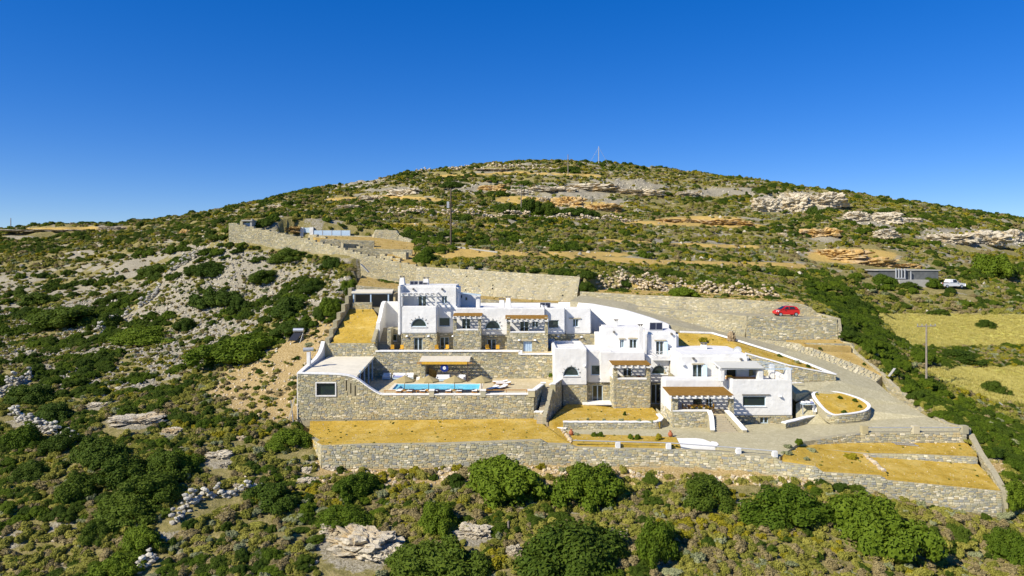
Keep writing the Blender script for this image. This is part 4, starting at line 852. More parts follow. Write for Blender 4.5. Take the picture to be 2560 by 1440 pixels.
# side terrace with pergola beams, right of the tower
block(UV,'wall','plaster',1145.2,734,1192,772,104.5,.4,[('f',1149,737,1156,746),('f',1162,742,1169,752)])
block(UV,'pergola_post','plaster',1190,739,1201,772,99.4,.7,bevel=.1)
bm_=MB(); 
for i in range(4): bm_.bar(P(1145,731+i*.5,99+i*1.6),P(1203,737+i*.5,99+i*1.6),.14,.16)
bm_.build('pergola_beam','frame_paint',UV)
sp=root('solar_water_heater','black solar water heater with round grey tank on the villa roof','solar heater',P(1366,769,103))
def heater(rt,x0,x1,ytop,ybot,Y,run=1.3,tank=True):
    a=P(x0,ybot,Y); b=P(x1,ybot,Y); u=P(x1,ytop,Y+run); u0=V(a.x+(u.x-b.x),u.y,u.z); m=MB(); m.hexa([a-V(0,0,.09),b-V(0,0,.09),u-V(0,0,.09),u0-V(0,0,.09)],[a,b,u,u0]); m.build('collector','collector',rt)
    f=MB(); 
    for q in ((a,b),(b,u),(u,u0),(u0,a)): f.bar(q[0]+V(0,0,.02),q[1]+V(0,0,.02),.07,.07)
    for t_ in (.5,): f.bar(a.lerp(b,t_)+V(0,0,.02),u0.lerp(u,t_)+V(0,0,.02),.05,.06)
    for q in (u,u0): f.bar(q,V(q.x,q.y,a.z-.1),.06)
    f.build('stand','dull_metal',rt)
    if tank: MB().tube(u0+V(.1,.25,.12),u+V(-.1,.25,.12),.28,n=14).build('tank','metal',rt)
heater(sp,1350,1376,757,770,103,1.4,False); MB().lathe([(.0,.1),(.3,.08),(.5,0),(.45,-.04)],14,tuple(P(1361,765,102.6))).build('dish','dull_metal',sp)
sp=root('solar_collector','pair of framed solar panels standing on the tower roof','solar collector',P(1047,713,100.5)); heater(sp,1025,1045,703,713,100.4,1.0,False); heater(sp,1047,1068,703,713,100.4,1.0,False)
# left courtyard wall and annex
block(UV,'courtyard_wall','plaster',958,754,1001,832,101.5,.5,bevel=.1)
m=MB(); vv=[]
for (y,zt) in ((101.6,9.75),(100.4,9.6),(99.2,8.9),(98.2,7.9),(97.3,7.3),(96.6,7.05)): vv+= [V(-18.75,y,3.2),V(-18.75,y,zt),V(-18.25,y,zt),V(-18.25,y,3.2)]
ff2=[]
for i in range(5): a,c=4*i,4*(i+1); ff2+=[(a,c,c+1,a+1),(a+1,c+1,c+2,a+2),(a+2,c+2,c+3,a+3),(a+3,c+3,c,a)]
ff2+=[(0,1,2,3),(23,22,21,20)]; m.add(vv,ff2).build('courtyard_wall','plaster',UV,smooth=False)
block(UV,'annex_wall','mortar',977,822,1003,886,97.7,3,[('f',980,836,992,853)],stones=1,seed=111)
block(UV,'stone_pier','mortar',968,821,977,886,95.6,2.1,stones=1,seed=112)
ss=root('villa_steps','narrow dark stone steps climbing beside the upper ochre bed','stairs',V(-17.9,95,3.3))
for i in range(14): MB().box(-18.3,-16.75,94.6+i*.36,95.05+i*.36+.3,3.0,3.46+i*.2).build('step','stone_step',ss)
st2=root('terrace_steps','small white steps against the right end of the upper villa','stairs',P(1500,866,97))
for i in range(7): MB().box(X(1491,97),X(1511,97)-i*.02,96.5+i*.4,99.6,3.3+i*.32,3.3+i*.32+.31).build('step','whitewash',st2)
# ------------------------------------------------------------------ tall white wall carrying the drive
T=stations([P(*q) for q in ((1396,757,108.2),(1440,758,106.6),(1480,762,105),(1560,777,102.6),(1620,795,100.6),(1672,814,99.2))],26)
WW=root('white_retaining_wall','tall dazzling white wall carrying the drive between the two villas','wall',V(15,102,3))
m=MB(); vv=[]
for i in range(26): t_=Vector(T[i])+V(0,0,.12); k=V(.35,.55,0); vv+=[V(t_.x-.15,t_.y-.25,2.5),t_,t_+k,V(t_.x,t_.y,2.5)+k]
fw=[]
for i in range(25): a,c=4*i,4*(i+1); fw+=[(a,c,c+1,a+1),(a+1,c+1,c+2,a+2),(a+2,c+2,c+3,a+3),(a+3,c+3,c,a)]
fw+=[(0,1,2,3),(103,102,101,100)]; m.add(vv,fw).build('plastered_face','plaster',WW)
# ------------------------------------------------------------------ lower villa
LV=root('villa','lower white villa with arched windows, stone terrace and brown pergolas','villa',V(15,84,-3))
block(LV,'wall','plaster',1385,870,1468,963,89.5,8,[('a',1428,940,20,916)],bevel=.12,roof=.35)
block(LV,'wall','mortar',1408,963.2,1468,1016,89.55,4,stones=60,seed=121)
block(LV,'wall','plaster',1468.2,876,1531,957,90.8,6,[('f',1478,913,1512,938)])
block(LV,'wall','mortar',1468.2,957.2,1536,1012,90.85,4,[('d',1481,963,1507,1007)],stones=30,seed=122)
MB().box(X(1456,89.4),X(1536,89.4),88.9,90.84,Z(1012,89.2),Z(1007,89.2)).build('door_step','whitewash',LV,bevel=.03)
block(LV,'balcony_wall','mortar',1534,949,1626,1030,87.5,3.2,stones=120,seed=123)
for a,b in ((1534,1544),(1617,1626)): block(LV,'pillar','mortar',a,914,b,949,87.5,.55,stones=1,seed=124+a)
MB().box(X(1544,87.5),X(1617,87.5),87.44,87.95,Z(949,87.5)+.003,Z(945,87.5)).build('parapet_cap','plaster',LV,bevel=.02)
MB().box(X(1534,87.5),X(1534,87.5)+.3,88.05,90.5,Z(949,87.5),Z(930,87.5)).build('side_wall','plaster',LV)
block(LV,'wall','plaster',1500,880,1613,957,90.5,4.4,[('d',1558,918,1580,950)],bevel=.1)
pergola(LV,X(1533,87.3)-.1,X(1626,87.3)+.1,87.2,90.5,Z(914,87.2),Z(902,90.5))
block(LV,'wall','plaster',1612,890,1702,957,91.2,4,[('a',1648,936,19.5,913)])
block(LV,'wall','mortar',1612,957.2,1662,1018,91.25,4,[('d',1628,961,1652,1010)],stones=1,seed=125)
block(LV,'wall','plaster',1613,829,1698,905,92.5,5,[('d',1640,853,1659,894)],bevel=.38,lint=[(1636,851,1665)])
block(LV,'wall','plaster',1508,819,1614,890,95,4.5,[('w',1550,848,1560,869),('d',1574,848,1592,884)],bevel=.25,lint=[(1547,847,1563),(1570,846,1594)])
MB().box(X(1630,91.2),X(1685,91.2),90.6,92.48,Z(899.5,91.2),Z(894.5,91.2)).build('balcony_slab','plaster',LV)
g=MB(); bx0,bx1,by0,by1=X(1631,90.8),X(1684,90.8),90.7,92.45; bz=Z(894.5,91.2); 
for z in (bz+.12,bz+.5,bz+.88): g.bar((bx0,by0,z),(bx1,by0,z),.05); g.bar((bx0,by0,z),(bx0,by1,z),.05); g.bar((bx1,by0,z),(bx1,by1,z),.05)
for i in range(4): x=bx0+(bx1-bx0)*i/3; g.bar((x,by0,bz),(x,by0,bz+.9),.06)
for i in range(3): xa=bx0+(bx1-bx0)*i/3; xb=bx0+(bx1-bx0)*(i+1)/3; g.bar((xa,by0,bz+.12),(xb,by0,bz+.88),.04); g.bar((xb,by0,bz+.12),(xa,by0,bz+.88),.04)
g.build('balcony_railing','plaster',LV)
block(LV,'wall','plaster',1698.2,886,1874,954,86,9.5,[('d',1732,911,1756,952),('f',1816,914,1842,952)],bevel=.3,lint=[(1729,910,1760)])
block(LV,'wall','plaster',1662,949,1832,1066,83.6,2.3,[('f',1732,994,1757,1021),('d',1765,994,1781,1027)],bevel=.1)
block(LV,'wall','plaster',1829,949,1981,1039,82.3,8,[('f',1857,991,1915,1016)],bevel=.08,roof=.75)
block(LV,'wall','mortar',1829,1039.2,1981,1068,82.35,5,[('w',1900,1042,1921,1059)],stones=60,seed=126,lint=[(1897,1041,1924)])
MB().box(X(1855,82.3),X(1925,82.3),82.18,82.4,Z(988,82.3),Z(985.5,82.3)).build('drip_ledge','slate_cap',LV)
# dining terrace
tx0,tx1=X(1681,79.8),X(1834,79.8); tz=-2.02
block(LV,'terrace_wall','mortar',1681,1029,1772,1072,79.8,.45,stones=120,seed=127)
MB().box(tx0+.02,tx1-.1,80.26,83.58,-3.6,tz).build('terrace_floor','deck_paving',LV)
MB().box(X(1681,79.8),X(1774,79.8),79.74,80.3,Z(1029,79.8)+.003,Z(1025.5,79.8)).build('parapet_cap','plaster',LV,bevel=.02)
block(LV,'pillar','mortar',1681,991,1695,1029,79.8,.6,stones=1,seed=128); block(LV,'pillar','mortar',1824,991,1835,1066,79.8,.5,stones=1,seed=129)
MB().box(tx0-.02,tx0+.28,80.42,86,-1.7,Z(990,79.8)+.1).build('side_wall','plaster',LV,bevel=.05); MB().box(tx0,tx0+.26,80.42,86,-3.6,-1.702).build('side_base','mortar',LV)
Tq=np.array([[tx0-.01,86,-1.71],[tx0-.01,83,-1.71],[tx0-.01,80.3,-1.71]]); Bq=Tq.copy(); Bq[:,2]=-3.5; lay_stones(LV,Tq,Bq,'stone',seed=130)
pergola(LV,X(1674,79.6),X(1833,79.6)+.05,79.5,83.6,Z(990,79.5),Z(968,83.6))
for i in range(8):
    z1=tz-i*.172; MB().box(X(1773,79.8)-.05*i*.5,X(1812,79.8)+.11*i,79.8-.29*(i+1),80.27 if i==0 else 79.82-.29*i,-3.6,z1-.005).build('stair_tread','stone_step',LV)
def flank(pts,w):
    m=MB(); vv=[]
    for (x,y,zt) in pts: vv+=[V(x,y,-3.7),V(x,y,zt),V(x+w,y,zt),V(x+w,y,-3.7)]
    n_=len(pts); f_=[]
    for i in range(n_-1): a,c=4*i,4*(i+1); f_+=[(a,c,c+1,a+1),(a+1,c+1,c+2,a+2),(a+2,c+2,c+3,a+3),(a+3,c+3,c,a)]
    f_+=[(0,1,2,3),(4*n_-1,4*n_-2,4*n_-3,4*n_-4)]; return m.add(vv,f_)
for pts in ([(X(1768,79.8),79.75,-1.45),(X(1769,79.8),79.2,-1.8),(X(1767,79.8),78.5,-2.35),(X(1763,79.8),77.7,-2.95),(X(1762,79.8),77.4,-3.05)],[(X(1812,79.8),79.75,-1.45),(X(1818,79.8),79.2,-1.75),(X(1827,79.8),78.5,-2.3),(X(1837,79.8),77.7,-2.9),(X(1840,79.8),77.4,-3.05)]):
    flank(pts,.42).build('stair_flank','mortar',LV); flank([(x-.04,y-.02,z+.1) for x,y,z in pts],.5)
    c=MB(); vv=[]
    for x,y,z in pts: vv+=[V(x-.05,y,z+.002),V(x-.05,y,z+.12),V(x+.47,y,z+.12),V(x+.47,y,z+.002)]
    f_=[]
    for i in range(4): a,b=4*i,4*(i+1); f_+=[(a,b,b+1,a+1),(a+1,b+1,b+2,a+2),(a+2,b+2,b+3,a+3),(a+3,b+3,b,a)]
    c.add(vv,f_+[(0,1,2,3),(19,18,17,16)]).build('flank_cap','whitewash',LV)
# roof terrace loggia
block(LV,'loggia_post','plaster',1800,920,1813,955,82.5,.7,bevel=.1); block(LV,'loggia_post','plaster',1895,926,1910,955,82.5,.8,bevel=.1)
aw=MB().poly([P(1802,919,82.3),P(1911,920,82.3),P(1888,902,86.1),P(1780,902,86.1)],.06).build('canvas_awning','awning',LV)
bb=MB(); bb.bar(P(1799,922,82.5),P(1912,922,82.5),.16); bb.bar(P(1802,920.5,82.4),P(1780,903.5,86),.14); bb.build('awning_beam','plaster',LV)
block(LV,'pergola_post','plaster',1926,912,1938,948,86.6,.7,bevel=.1); block(LV,'pergola_post','plaster',1965,921,1980.5,956,82.35,.8,bevel=.12)
bb=MB()
for i in range(5):
    u=i/4; bb.bar(P(1880,902,89).lerp(P(1905,922,82.6),u),P(1945,908,89).lerp(P(1980,921,82.6),u),.06,.07)
bb.bar(P(1905,922.5,82.5),P(1981,922.5,82.5),.12,.14); bb.build('pergola_beam','frame_paint',LV)
MB().box(X(1981,82.3)-.42,X(1981,82.3)-.02,83.2,89.8,Z(955,82.3),Z(949,82.3)+.25).build('parapet','plaster',LV,bevel=.08)
for p in ((1462,915,89.5),(1694,972,83.5),(1950,991,82.3),(1708,912,86),(1790,915,86)): lamp(LV,*p)
for p in ((1534,829,95),(1678,834,92.5),(1732,895,86),(1851,897,86)): vent(LV,*p)
for sx,y0,y1,Ys in ((1660,854,893,92.5),(1757,912,950,86.0),(1593,849,882,95.0)): MB().hexa([(X(sx,Ys),Ys-.05,Z(y1,Ys)),(X(sx,Ys)+.06,Ys-.05,Z(y1,Ys)),(X(sx,Ys)+.42,Ys-.45,Z(y1,Ys)),(X(sx,Ys)+.36,Ys-.45,Z(y1,Ys))],[(X(sx,Ys),Ys-.05,Z(y0,Ys)),(X(sx,Ys)+.06,Ys-.05,Z(y0,Ys)),(X(sx,Ys)+.42,Ys-.45,Z(y0,Ys)),(X(sx,Ys)+.36,Ys-.45,Z(y0,Ys))]).build('shutter','pale_blue_paint',LV)
chimney(LV,1537,1545,803,822,97,.05); chimney(LV,1597,1607,815,880,91.5,.05); chimney(LV,1754,1769,862,890,91,.06)
sp=root('solar_collector','tilted framed solar panel on the lower villa tower','solar collector',P(1645,826,94)); heater(sp,1624,1656,807,825,94,2.0,False)
ds=root('satellite_dish','grey satellite dish on the lower villa roof','satellite dish',P(1845,888,89)); p=P(1845,879,89); m=MB(); m.lathe([(.0,.0),(.25,.03),(.45,.10),(.62,.22)],16); 
rm=Euler((R(65),0,R(-50))).to_matrix(); m.v=[tuple(rm@Vector(v)+p) for v in m.v]; m.build('reflector','dull_metal',ds); MB().tube(p,V(p.x,p.y+.1,p.z-.75),.04,n=8).build('mast','dull_metal',ds)
# low walls right of the villa
stone_wall('low stone wall with broad white top beside the basement ramp',[(1963,1059,79.4),(2038,1040,82.6)],[(1963,1072,79.4),(2038,1056,82.5)],name='low_wall',cap='whitewash',thick=.5,seed=131,individual=16)
stone_wall('curved stone wall with white coping behind the villa corner',[(1982,959,86.8),(2005,959,87),(2022,964,86.6),(2026,978,85.6)],[(1982,985,86.8),(2005,992,87),(2022,997,86.6),(2026,1004,85.6)],name='curved_wall',cap='whitewash',thick=.35,seed=132)
stone_wall('stone wall with white top between villa ramp and teardrop bed',[(2026,1000,84.2),(2038,1012,83.2),(2040,1030,82.6)],[(2026,1035,84.2),(2040,1045,83.2),(2041,1055,82.6)],name='ramp_wall',cap='whitewash',thick=.3,seed=133)
tb=root('work_bench','bench heaped with white and blue cloths in the shaded ramp','bench',P(2018,1030,83)); b=P(2018,1008,83)
MB().box(b.x-.75,b.x+.75,b.y-.4,b.y+.5,b.z-.1,b.z).build('bench_top','frame_paint',tb)
lg=MB(); 
for sx in (-.65,.65):
    for sy in (-.3,.4): lg.box(b.x+sx-.05,b.x+sx+.05,b.y+sy-.05,b.y+sy+.05,b.z-1.3,b.z-.101)
lg.build('legs','dull_metal',tb)
for dx,dz,mt in ((-.4,.1,'cushion'),(.1,.14,'cushion'),(.45,.06,'cushion_blue')):
    m=MB().box(b.x+dx-.35,b.x+dx+.3,b.y-.42,b.y+.3,b.z+.002,b.z+dz+.12); m.build('cloth',mt,tb,bevel=.1,smooth=True)
# ------------------------------------------------------------------ pool house roof, bar, carport
PHo=root('pool_house','flat roofed stone pool house with curved white parapet and open side','pool house',V(-22,87,0))
MB().hexa([P(746,934,82.52)-V(0,0,.35),P(893,939,82.52)-V(0,0,.3),P(936,891,92.98)-V(0,0,.3),P(822,891,92.98)-V(0,0,.3)],[P(746,934,82.52),P(893,939,82.52),P(936,891,92.98),P(822,891,92.98)]).build('roof','roof_screed',PHo)
m=MB(); vv=[]
for (y,zt) in ((82.52,2.5),(85,2.76),(87,2.95),(89,3.15),(90.5,3.45),(91.5,3.8),(92.3,4.3),(92.98,4.95)): vv+=[V(-25.35,y,-3),V(-25.35,y,zt),V(-24.85,y,zt),V(-24.85,y,-3)]
f_=[]
for i in range(7): a,b=4*i,4*(i+1); f_+=[(a,b,b+1,a+1),(a+1,b+1,b+2,a+2),(a+2,b+2,b+3,a+3),(a+3,b+3,b,a)]
m.add(vv,f_+[(0,1,2,3),(31,30,29,28)]).build('parapet','plaster',PHo)
for i,y in enumerate((84.2,86.6,89.2,91.6)): MB().box(-18.35,-18.2,y-.07,y+.07,.0,2.5+.05*i).build('door_post','pale_blue_paint',PHo)
MB().box(-18.4,-18.3,85.2,86.3,0,2.3).build('door_leaf','dark_void',PHo); MB().box(-22,-21.8,82.6,92.9,0,2.1).build('inner_wall','stone',PHo)
cc=P(772,908,86); m=MB().box(cc.x-.22,cc.x+.22,cc.y-.2,cc.y+.2,2.4,Z(880,86)); cho=m.build('chimney','plaster',PHo,bevel=.03); m=MB(); m.tube((cc.x-.65,cc.y-.1,Z(874,86)),(cc.x+.55,cc.y+.1,Z(874,86)+.05),.26,.22,12); m.build('cowl','dull_metal',cho)
PB_=root('pool_bar','small poolside bar with cream slatted roof and yellow fringe','bar',V(-8.8,91,0))
bx0,bx1=X(1049,90.4),X(1174,90.4)
m=MB(); n_=9
for i in range(n_):
    u=i/n_; y=90.2+2.75*u; z=2.64+.3*u; m.box(bx0,bx1,y,y+.2,z,z+.1)
m.build('roof_boards','canvas',PB_)
m=MB()
for i in range(9): x=bx0+.15+(bx1-bx0-.3)*i/8; m.bar((x,90.25,2.56),(x,92.95,2.86),.09,.12)
m.build('joists','wood_yellow',PB_); MB().box(bx0+.3,bx1-.3,90.16,90.22,2.3,2.63).build('fringe','wood_yellow',PB_)
MB().bar((bx0-.35,90.3,2.45),(bx1+.35,90.3,2.45),.16).build('beam','wood',PB_)
block(PB_,'pillar','mortar',1053,908,1063,950,90.5,2.5,stones=1,seed=141); MB().box(X(1168,90.5),X(1168,90.5)+.14,90.3,90.44,0,2.4).build('post','tar_pole',PB_)
for i in range(5): x=X(1074,92.3)+i*.26; MB().box(x,x+.13,92.2,92.3,0,1.5-.12*i).build('bar_board','wood_yellow',PB_)
MB().box(X(1092,92),X(1150,92),92.0,92.6,0,1.05).build('counter','stone_step',PB_)
sg=root('round_sign','round navy blue sign with white emblem hanging in the pool bar','sign',P(1111,920,90.35)); c=P(1111,920,90.35)
m=MB().tube((c.x,c.y,c.z),(c.x,c.y+.05,c.z),.52,n=28); m.build('disc','navy',sg)
rr_=random.Random(3); pts=[(c.x+.2*(1+.1*rr_.uniform(-1,1))*math.cos(2*math.pi*i/14),c.z+.22*(1+.1*rr_.uniform(-1,1))*math.sin(2*math.pi*i/14)) for i in range(14)]
extr(pts,c.y-.02,c.y-.002).build('white_emblem','cushion',sg); extr([(c.x-.09,c.z),(c.x-.02,c.z+.05),(c.x+.05,c.z),(c.x+.1,c.z+.05),(c.x+.1,c.z-.05),(c.x+.05,c.z-.01),(c.x-.02,c.z-.05)],c.y-.034,c.y-.022).build('dark_mark','navy',sg)
CPt=root('carport','open carport with pale flat roof on blue posts','carport',P(930,770,107))
MB().hexa([P(878,731,106.8)-V(0,0,.15),P(981,731,106.8)-V(0,0,.15),P(984,723.5,111.5)-V(0,0,.15),P(884,723.5,111.5)-V(0,0,.15)],[P(878,730,106.8),P(981,730,106.8),P(984,723.5,111.5),P(884,723.5,111.5)]).build('roof','roof_screed',CPt)
for px in (884,927,971): MB().box(X(px,107)-.09,X(px,107)+.09,106.95,107.13,Z(772,107),Z(733,107)).build('post','pale_blue_paint',CPt)
MB().box(X(880,107),X(980,107),106.9,107.05,Z(735.5,107),Z(732.6,107)).build('beam','pale_blue_paint',CPt)
MB().box(X(876,111.4),X(1000,111.4),111.4,111.6,7.5,Z(728,111.4)).build('back_wall','stone',CPt)
MB().box(X(981,107)+.1,X(981,107)+.4,107.2,111.3,7.6,10.6).build('side_wall','stone',CPt)
lp=MB().bar(P(902,660,121)+V(0,0,0),P(922,681,120.4),.5,.12); o=lp.build('leaning_board','concrete',loc=P(910,690,121)); tag(o,'pale board leaning over the wall above the carport','board')
# gate hut, white fence at the top of the long wall
GH=root('gate_hut','small stone gate hut with pale blue door atop the long wall','hut',P(618,575,139.5))
MB().box(X(600,139.5),X(606.5,139.5),139.5,141.5,Z(580,139.5),Z(553,139.5)).build('wall','stone_pale',GH); MB().box(X(625,139.5),X(630,139.5),139.5,141.5,Z(580,139.5),Z(553,139.5)).build('wall','concrete',GH)
MB().box(X(604,139.4),X(631,139.4),139.3,141.7,Z(553,139.4)+.003,Z(550,139.4)).build('roof','concrete',GH); MB().box(X(606.5,140.2),X(625,140.2),140.2,140.3,Z(580,140.2),Z(557,140.2)).build('door','pale_blue_paint',GH)
FN=root('panel_fence','white gate pillars and pale panel fence above the terraced walls','fence',P(810,588,147))
for a,b in ((750,758),(774,783)): MB().box(X(a,147),X(b,147),147,147.7,Z(592,147),Z(568,147)).build('gate_pillar','plaster',FN)
MB().box(X(758,147.2),X(774,147.2),147.3,147.4,Z(590,147),Z(569,147)).build('gate_leaf','frame_paint',FN)
for i in range(4): a=783+i*23; MB().box(X(a,147)+.05,X(a+22,147),147.1,147.2,Z(589,147),Z(576,147)).build('panel','pale_blue_paint',FN); MB().box(X(a+22,147),X(a+23,147)+.05,147.05,147.25,Z(590,147),Z(575,147)).build('fence_post','dull_metal',FN)

# ================================================================== FURNITURE AND SMALL THINGS
def proto_root(name, label, cat, group=None): return root(name, label, cat, (0,0,0), group)
# parasols
U = proto_root('parasol','','parasol')
m=MB(); n=8; rr=1.32
m.lathe([(.03,2.02),(.35,1.86),(.8,1.66),(rr,1.44)],8); m.lathe([(rr,1.44),(rr+.02,1.30)],8); m.build('canopy','thatch',U)
m=MB(); 
for i in range(8): q=2*math.pi*(i+.0)/8; m.bar((.03*math.cos(q),.03*math.sin(q),1.93),(1.28*math.cos(q),1.28*math.sin(q),1.40),.035)
m.build('ribs','wood',U); MB().tube((0,0,0),(0,0,2.06),.035,n=8).build('pole','wood',U); MB().lathe([(0.0,.1),(.25,.1),(.28,0.0)],12).build('base','concrete',U)
ut=tree(U)
for i,px in enumerate((1011.5,1071.5,1136.5,1203.6)):
    loc=V(X(px,83.3),83.3,0.006); lab=('leftmost straw parasol by the pool, nearest the pool house','second straw parasol from the pool house','third straw parasol from the pool house','rightmost straw parasol, just past the end of the pool')[i]
    if i==0: U.location=loc; U['label']=lab; U.rotation_euler.z=.2
    else: copy_tree(U,ut,loc,.2+i*.3,lab)
# loungers
def lounger(back):
    L=proto_root('sun_lounger','','sun lounger')
    f=MB(); f.box(-.33,.33,-.95,.95,.13,.19); f.build('frame','wood',L)
    for sx in (-.29,.29):
        for sy in (-.8,.8): MB().box(sx-.04,sx+.04,sy-.04,sy+.04,0,.13).build('leg','wood',L)
    MB().box(-.31,.31,-.93,.35,.192,.26).build('mattress','cushion',L,bevel=.03)
    m=MB(); a=R(back); p0=V(0,.37,.20); d=V(0,math.cos(a),math.sin(a))*.62; nrm=V(0,-math.sin(a),math.cos(a))*.09
    m.hexa([p0+V(-.31,0,0),p0+V(.31,0,0),p0+d+V(.31,0,0),p0+d+V(-.31,0,0)],[p0+V(-.31,0,0)+nrm,p0+V(.31,0,0)+nrm,p0+d+V(.31,0,0)+nrm,p0+d+V(-.31,0,0)+nrm]); m.build('backrest','cushion',L)
    return L
L=lounger(14); lt=tree(L); xs=(999,1026,1058,1089,1122,1149,1187)
LL=('sun lounger nearest the pool house, left of the first parasol pole','sun lounger right of the first parasol pole','sun lounger left of the second parasol pole','sun lounger half behind the first stone pier','sun lounger left of the third parasol pole','sun lounger right of the third parasol pole','sun lounger left of the second stone pier')
for i,px in enumerate(xs):
    loc=V(X(px,83.3),83.32,.006); rz=R(180)
    if i==0: L.location=loc; L.rotation_euler.z=rz; L['label']=LL[0]
    else: copy_tree(L,lt,loc,rz,LL[i])
for k,(px,py,rz,lab) in enumerate(((1232,974,-35,'left of two angled loungers beyond the end of the pool'),(1254,972,-35,'right of two angled loungers beyond the end of the pool'),(1250,958,-90,'sun lounger lying crosswise behind the angled pair'),(1258,962,-90,'front one of the two crosswise loungers'))):
    g=on_plat(px,py); copy_tree(L,lt,V(g.x,g.y,.006),R(rz),lab)
# low wooden tables by the poles
for i,px in enumerate((1012.5,1070,1136.5)):
    x=X(px,83.3); tb=root('side_table',('small wooden table at the first parasol pole','small wooden table at the second parasol pole','small wooden table at the third parasol pole')[i],'table',V(x,83.75,.006)); MB().box(x-.25,x+.25,83.5,84.0,.24,.29).build('table_top','wood_yellow',tb)
    for sx in (-.2,.2): MB().box(x+sx-.03,x+sx+.03,83.55,83.95,.006,.24).build('leg','wood_yellow',tb)
rb=MB().bar(V(X(1214,82.4)+.05,82.75,.40),V(X(1320,82.4)-.05,82.75,.40),.10); rbo=root('wooden_rail','yellow brown wooden rail on the deck edge by the stairs','rail',V(X(1265,82.4),82.75,0)); rb.build('rail','wood',rbo)
for px in (1217,1266,1317): MB().box(X(px,82.4)-.04,X(px,82.4)+.04,82.7,82.8,.0,.36).build('post','wood',rbo)
rb=MB().bar(V(X(958,82.4),82.8,.30),V(X(1072,82.4),82.8,.30),.08); rbo=root('wooden_rail','long yellow brown wooden rail in front of the left loungers','rail',V(X(1015,82.4),82.8,0)); rb.build('rail','wood',rbo)
for px in (961,1000,1040,1070): MB().box(X(px,82.4)-.04,X(px,82.4)+.04,82.75,82.85,.0,.26).build('post','wood',rbo)
# sofas
def sofa(px,py,wpx,lab,rz=0,mt='cushion'):
    g=V(X(px,92.3 if py<946 else 90.9),92.3 if py<946 else 90.9,0.006); s=root('outdoor_sofa',lab,'sofa',g); w=wpx*g.y/F; h=w/2
    MB().box(g.x-h,g.x+h,g.y-.45,g.y+.45,.08,.30).build('base','frame_paint',s)
    c=MB().box(g.x-h+.14,g.x+h-.14,g.y-.44,g.y+.2,.302,.46).build('seat_cushion','cushion_blue' if mt=='blue' else 'cushion',s,bevel=.05)
    MB().box(g.x-h,g.x+h,g.y+.22,g.y+.45,.302,.80).build('backrest','cushion',s,bevel=.05)
    for sx in (-1,1): MB().box(g.x+sx*h-(.12 if sx>0 else 0),g.x+sx*h+(.12 if sx<0 else 0),g.y-.45,g.y+.21,.302,.62).build('armrest','cushion',s,bevel=.03)
    for sx in (-h+.06,h-.06):
        for sy in (-.38,.38): MB().box(g.x+sx-.04,g.x+sx+.04,g.y+sy-.04,g.y+sy+.04,.006,.08).build('leg','frame_paint',s)
    s.rotation_euler.z=R(rz); return s
sofa(967,944,20,'white outdoor sofa in the shadow edge beside the pool house'); sofa(998,944,32,'long white outdoor sofa with lilac cushions against the stone wall',mt='blue'); sofa(1025,944,19,'short white outdoor sofa left of the pool bar')
sofa(1065,947,17,'white armchair at the left pillar of the pool bar',15); sofa(1108,949,34,'wide white sofa in front of the pool bar counter'); sofa(1153,948,19,'white armchair at the right end of the pool bar',-20)
o=MB().box(X(1041,91.5),X(1050,91.5),91.4,91.8,.006,.42); tag(o.build('stool','cushion',loc=V(X(1046,91.5),91.5,0),bevel=.04),'small white cube stool left of the bar pillar','stool')
pt=root('plant_trough','pale stone trough with green plant where deck meets the white house','planter',P(1377,946,92.3)); b=P(1377,946,92.3); MB().box(b.x-.35,b.x+.35,b.y-.2,b.y+.2,0.006,.4).build('trough','stone_pale',pt,bevel=.03)
# yellow chairs on the upper terrace
C=proto_root('terrace_chair','','chair')
MB().box(-.24,.24,-.22,.24,.42,.48).build('seat','wood_yellow',C); MB().box(-.24,.24,.20,.25,.48,.95).build('backrest','wood_yellow',C)
for sx in (-.2,.2):
    for sy in (-.18,.2): MB().box(sx-.025,sx+.025,sy-.025,sy+.025,0,.42).build('leg','wood',C)
ct=tree(C); CP_=[((981,94.6),10,'yellow chair left of the annex window on the upper terrace'),((1004,94.5),-10,'yellow chair at the left corner of the tower'),((1092,94.6),15,'yellow chair left of the second french door'),((1117,94.6),-15,'yellow chair right of the second french door'),((1220,94.7),30,'yellow chair in the shaded recess left of the third french door'),((1244,94.5),0,'yellow chair in the shaded recess right of the third french door')]
for i,((px,y),rz,lab) in enumerate(CP_):
    loc=V(X(px,y),y,3.306)
    if i==0: C.location=loc; C['label']=lab; C.rotation_euler.z=R(rz)
    else: copy_tree(C,ct,loc,R(rz),lab)
# dining set on the lower terrace
dt=root('dining_table','dark wooden dining table on the lower terrace','table',V(X(1745,82),82,-2.02)); c=V(X(1745,82),82,-2.014)
MB().box(c.x-1.2,c.x+1.2,c.y-.45,c.y+.45,c.z+.7,c.z+.76).build('table_top','wood',dt)
for sx in (-1.05,1.05):
    for sy in (-.35,.35): MB().box(c.x+sx-.05,c.x+sx+.05,c.y+sy-.05,c.y+sy+.05,c.z,c.z+.7).build('leg','wood',dt)
for i,(dx,dy,rz,lab) in enumerate(((-.8,-.75,180,'wooden chair at the left front of the terrace dining table'),(0,-.8,180,'wooden chair at the middle front of the terrace dining table'),(.8,-.75,180,'wooden chair at the right front of the terrace dining table'),(-1.55,0,90,'wooden chair at the left end of the terrace dining table'),(1.6,0,-90,'wooden chair at the right end of the terrace dining table'))):
    copy_tree(C,ct,c+V(dx,dy,0),R(rz),lab)
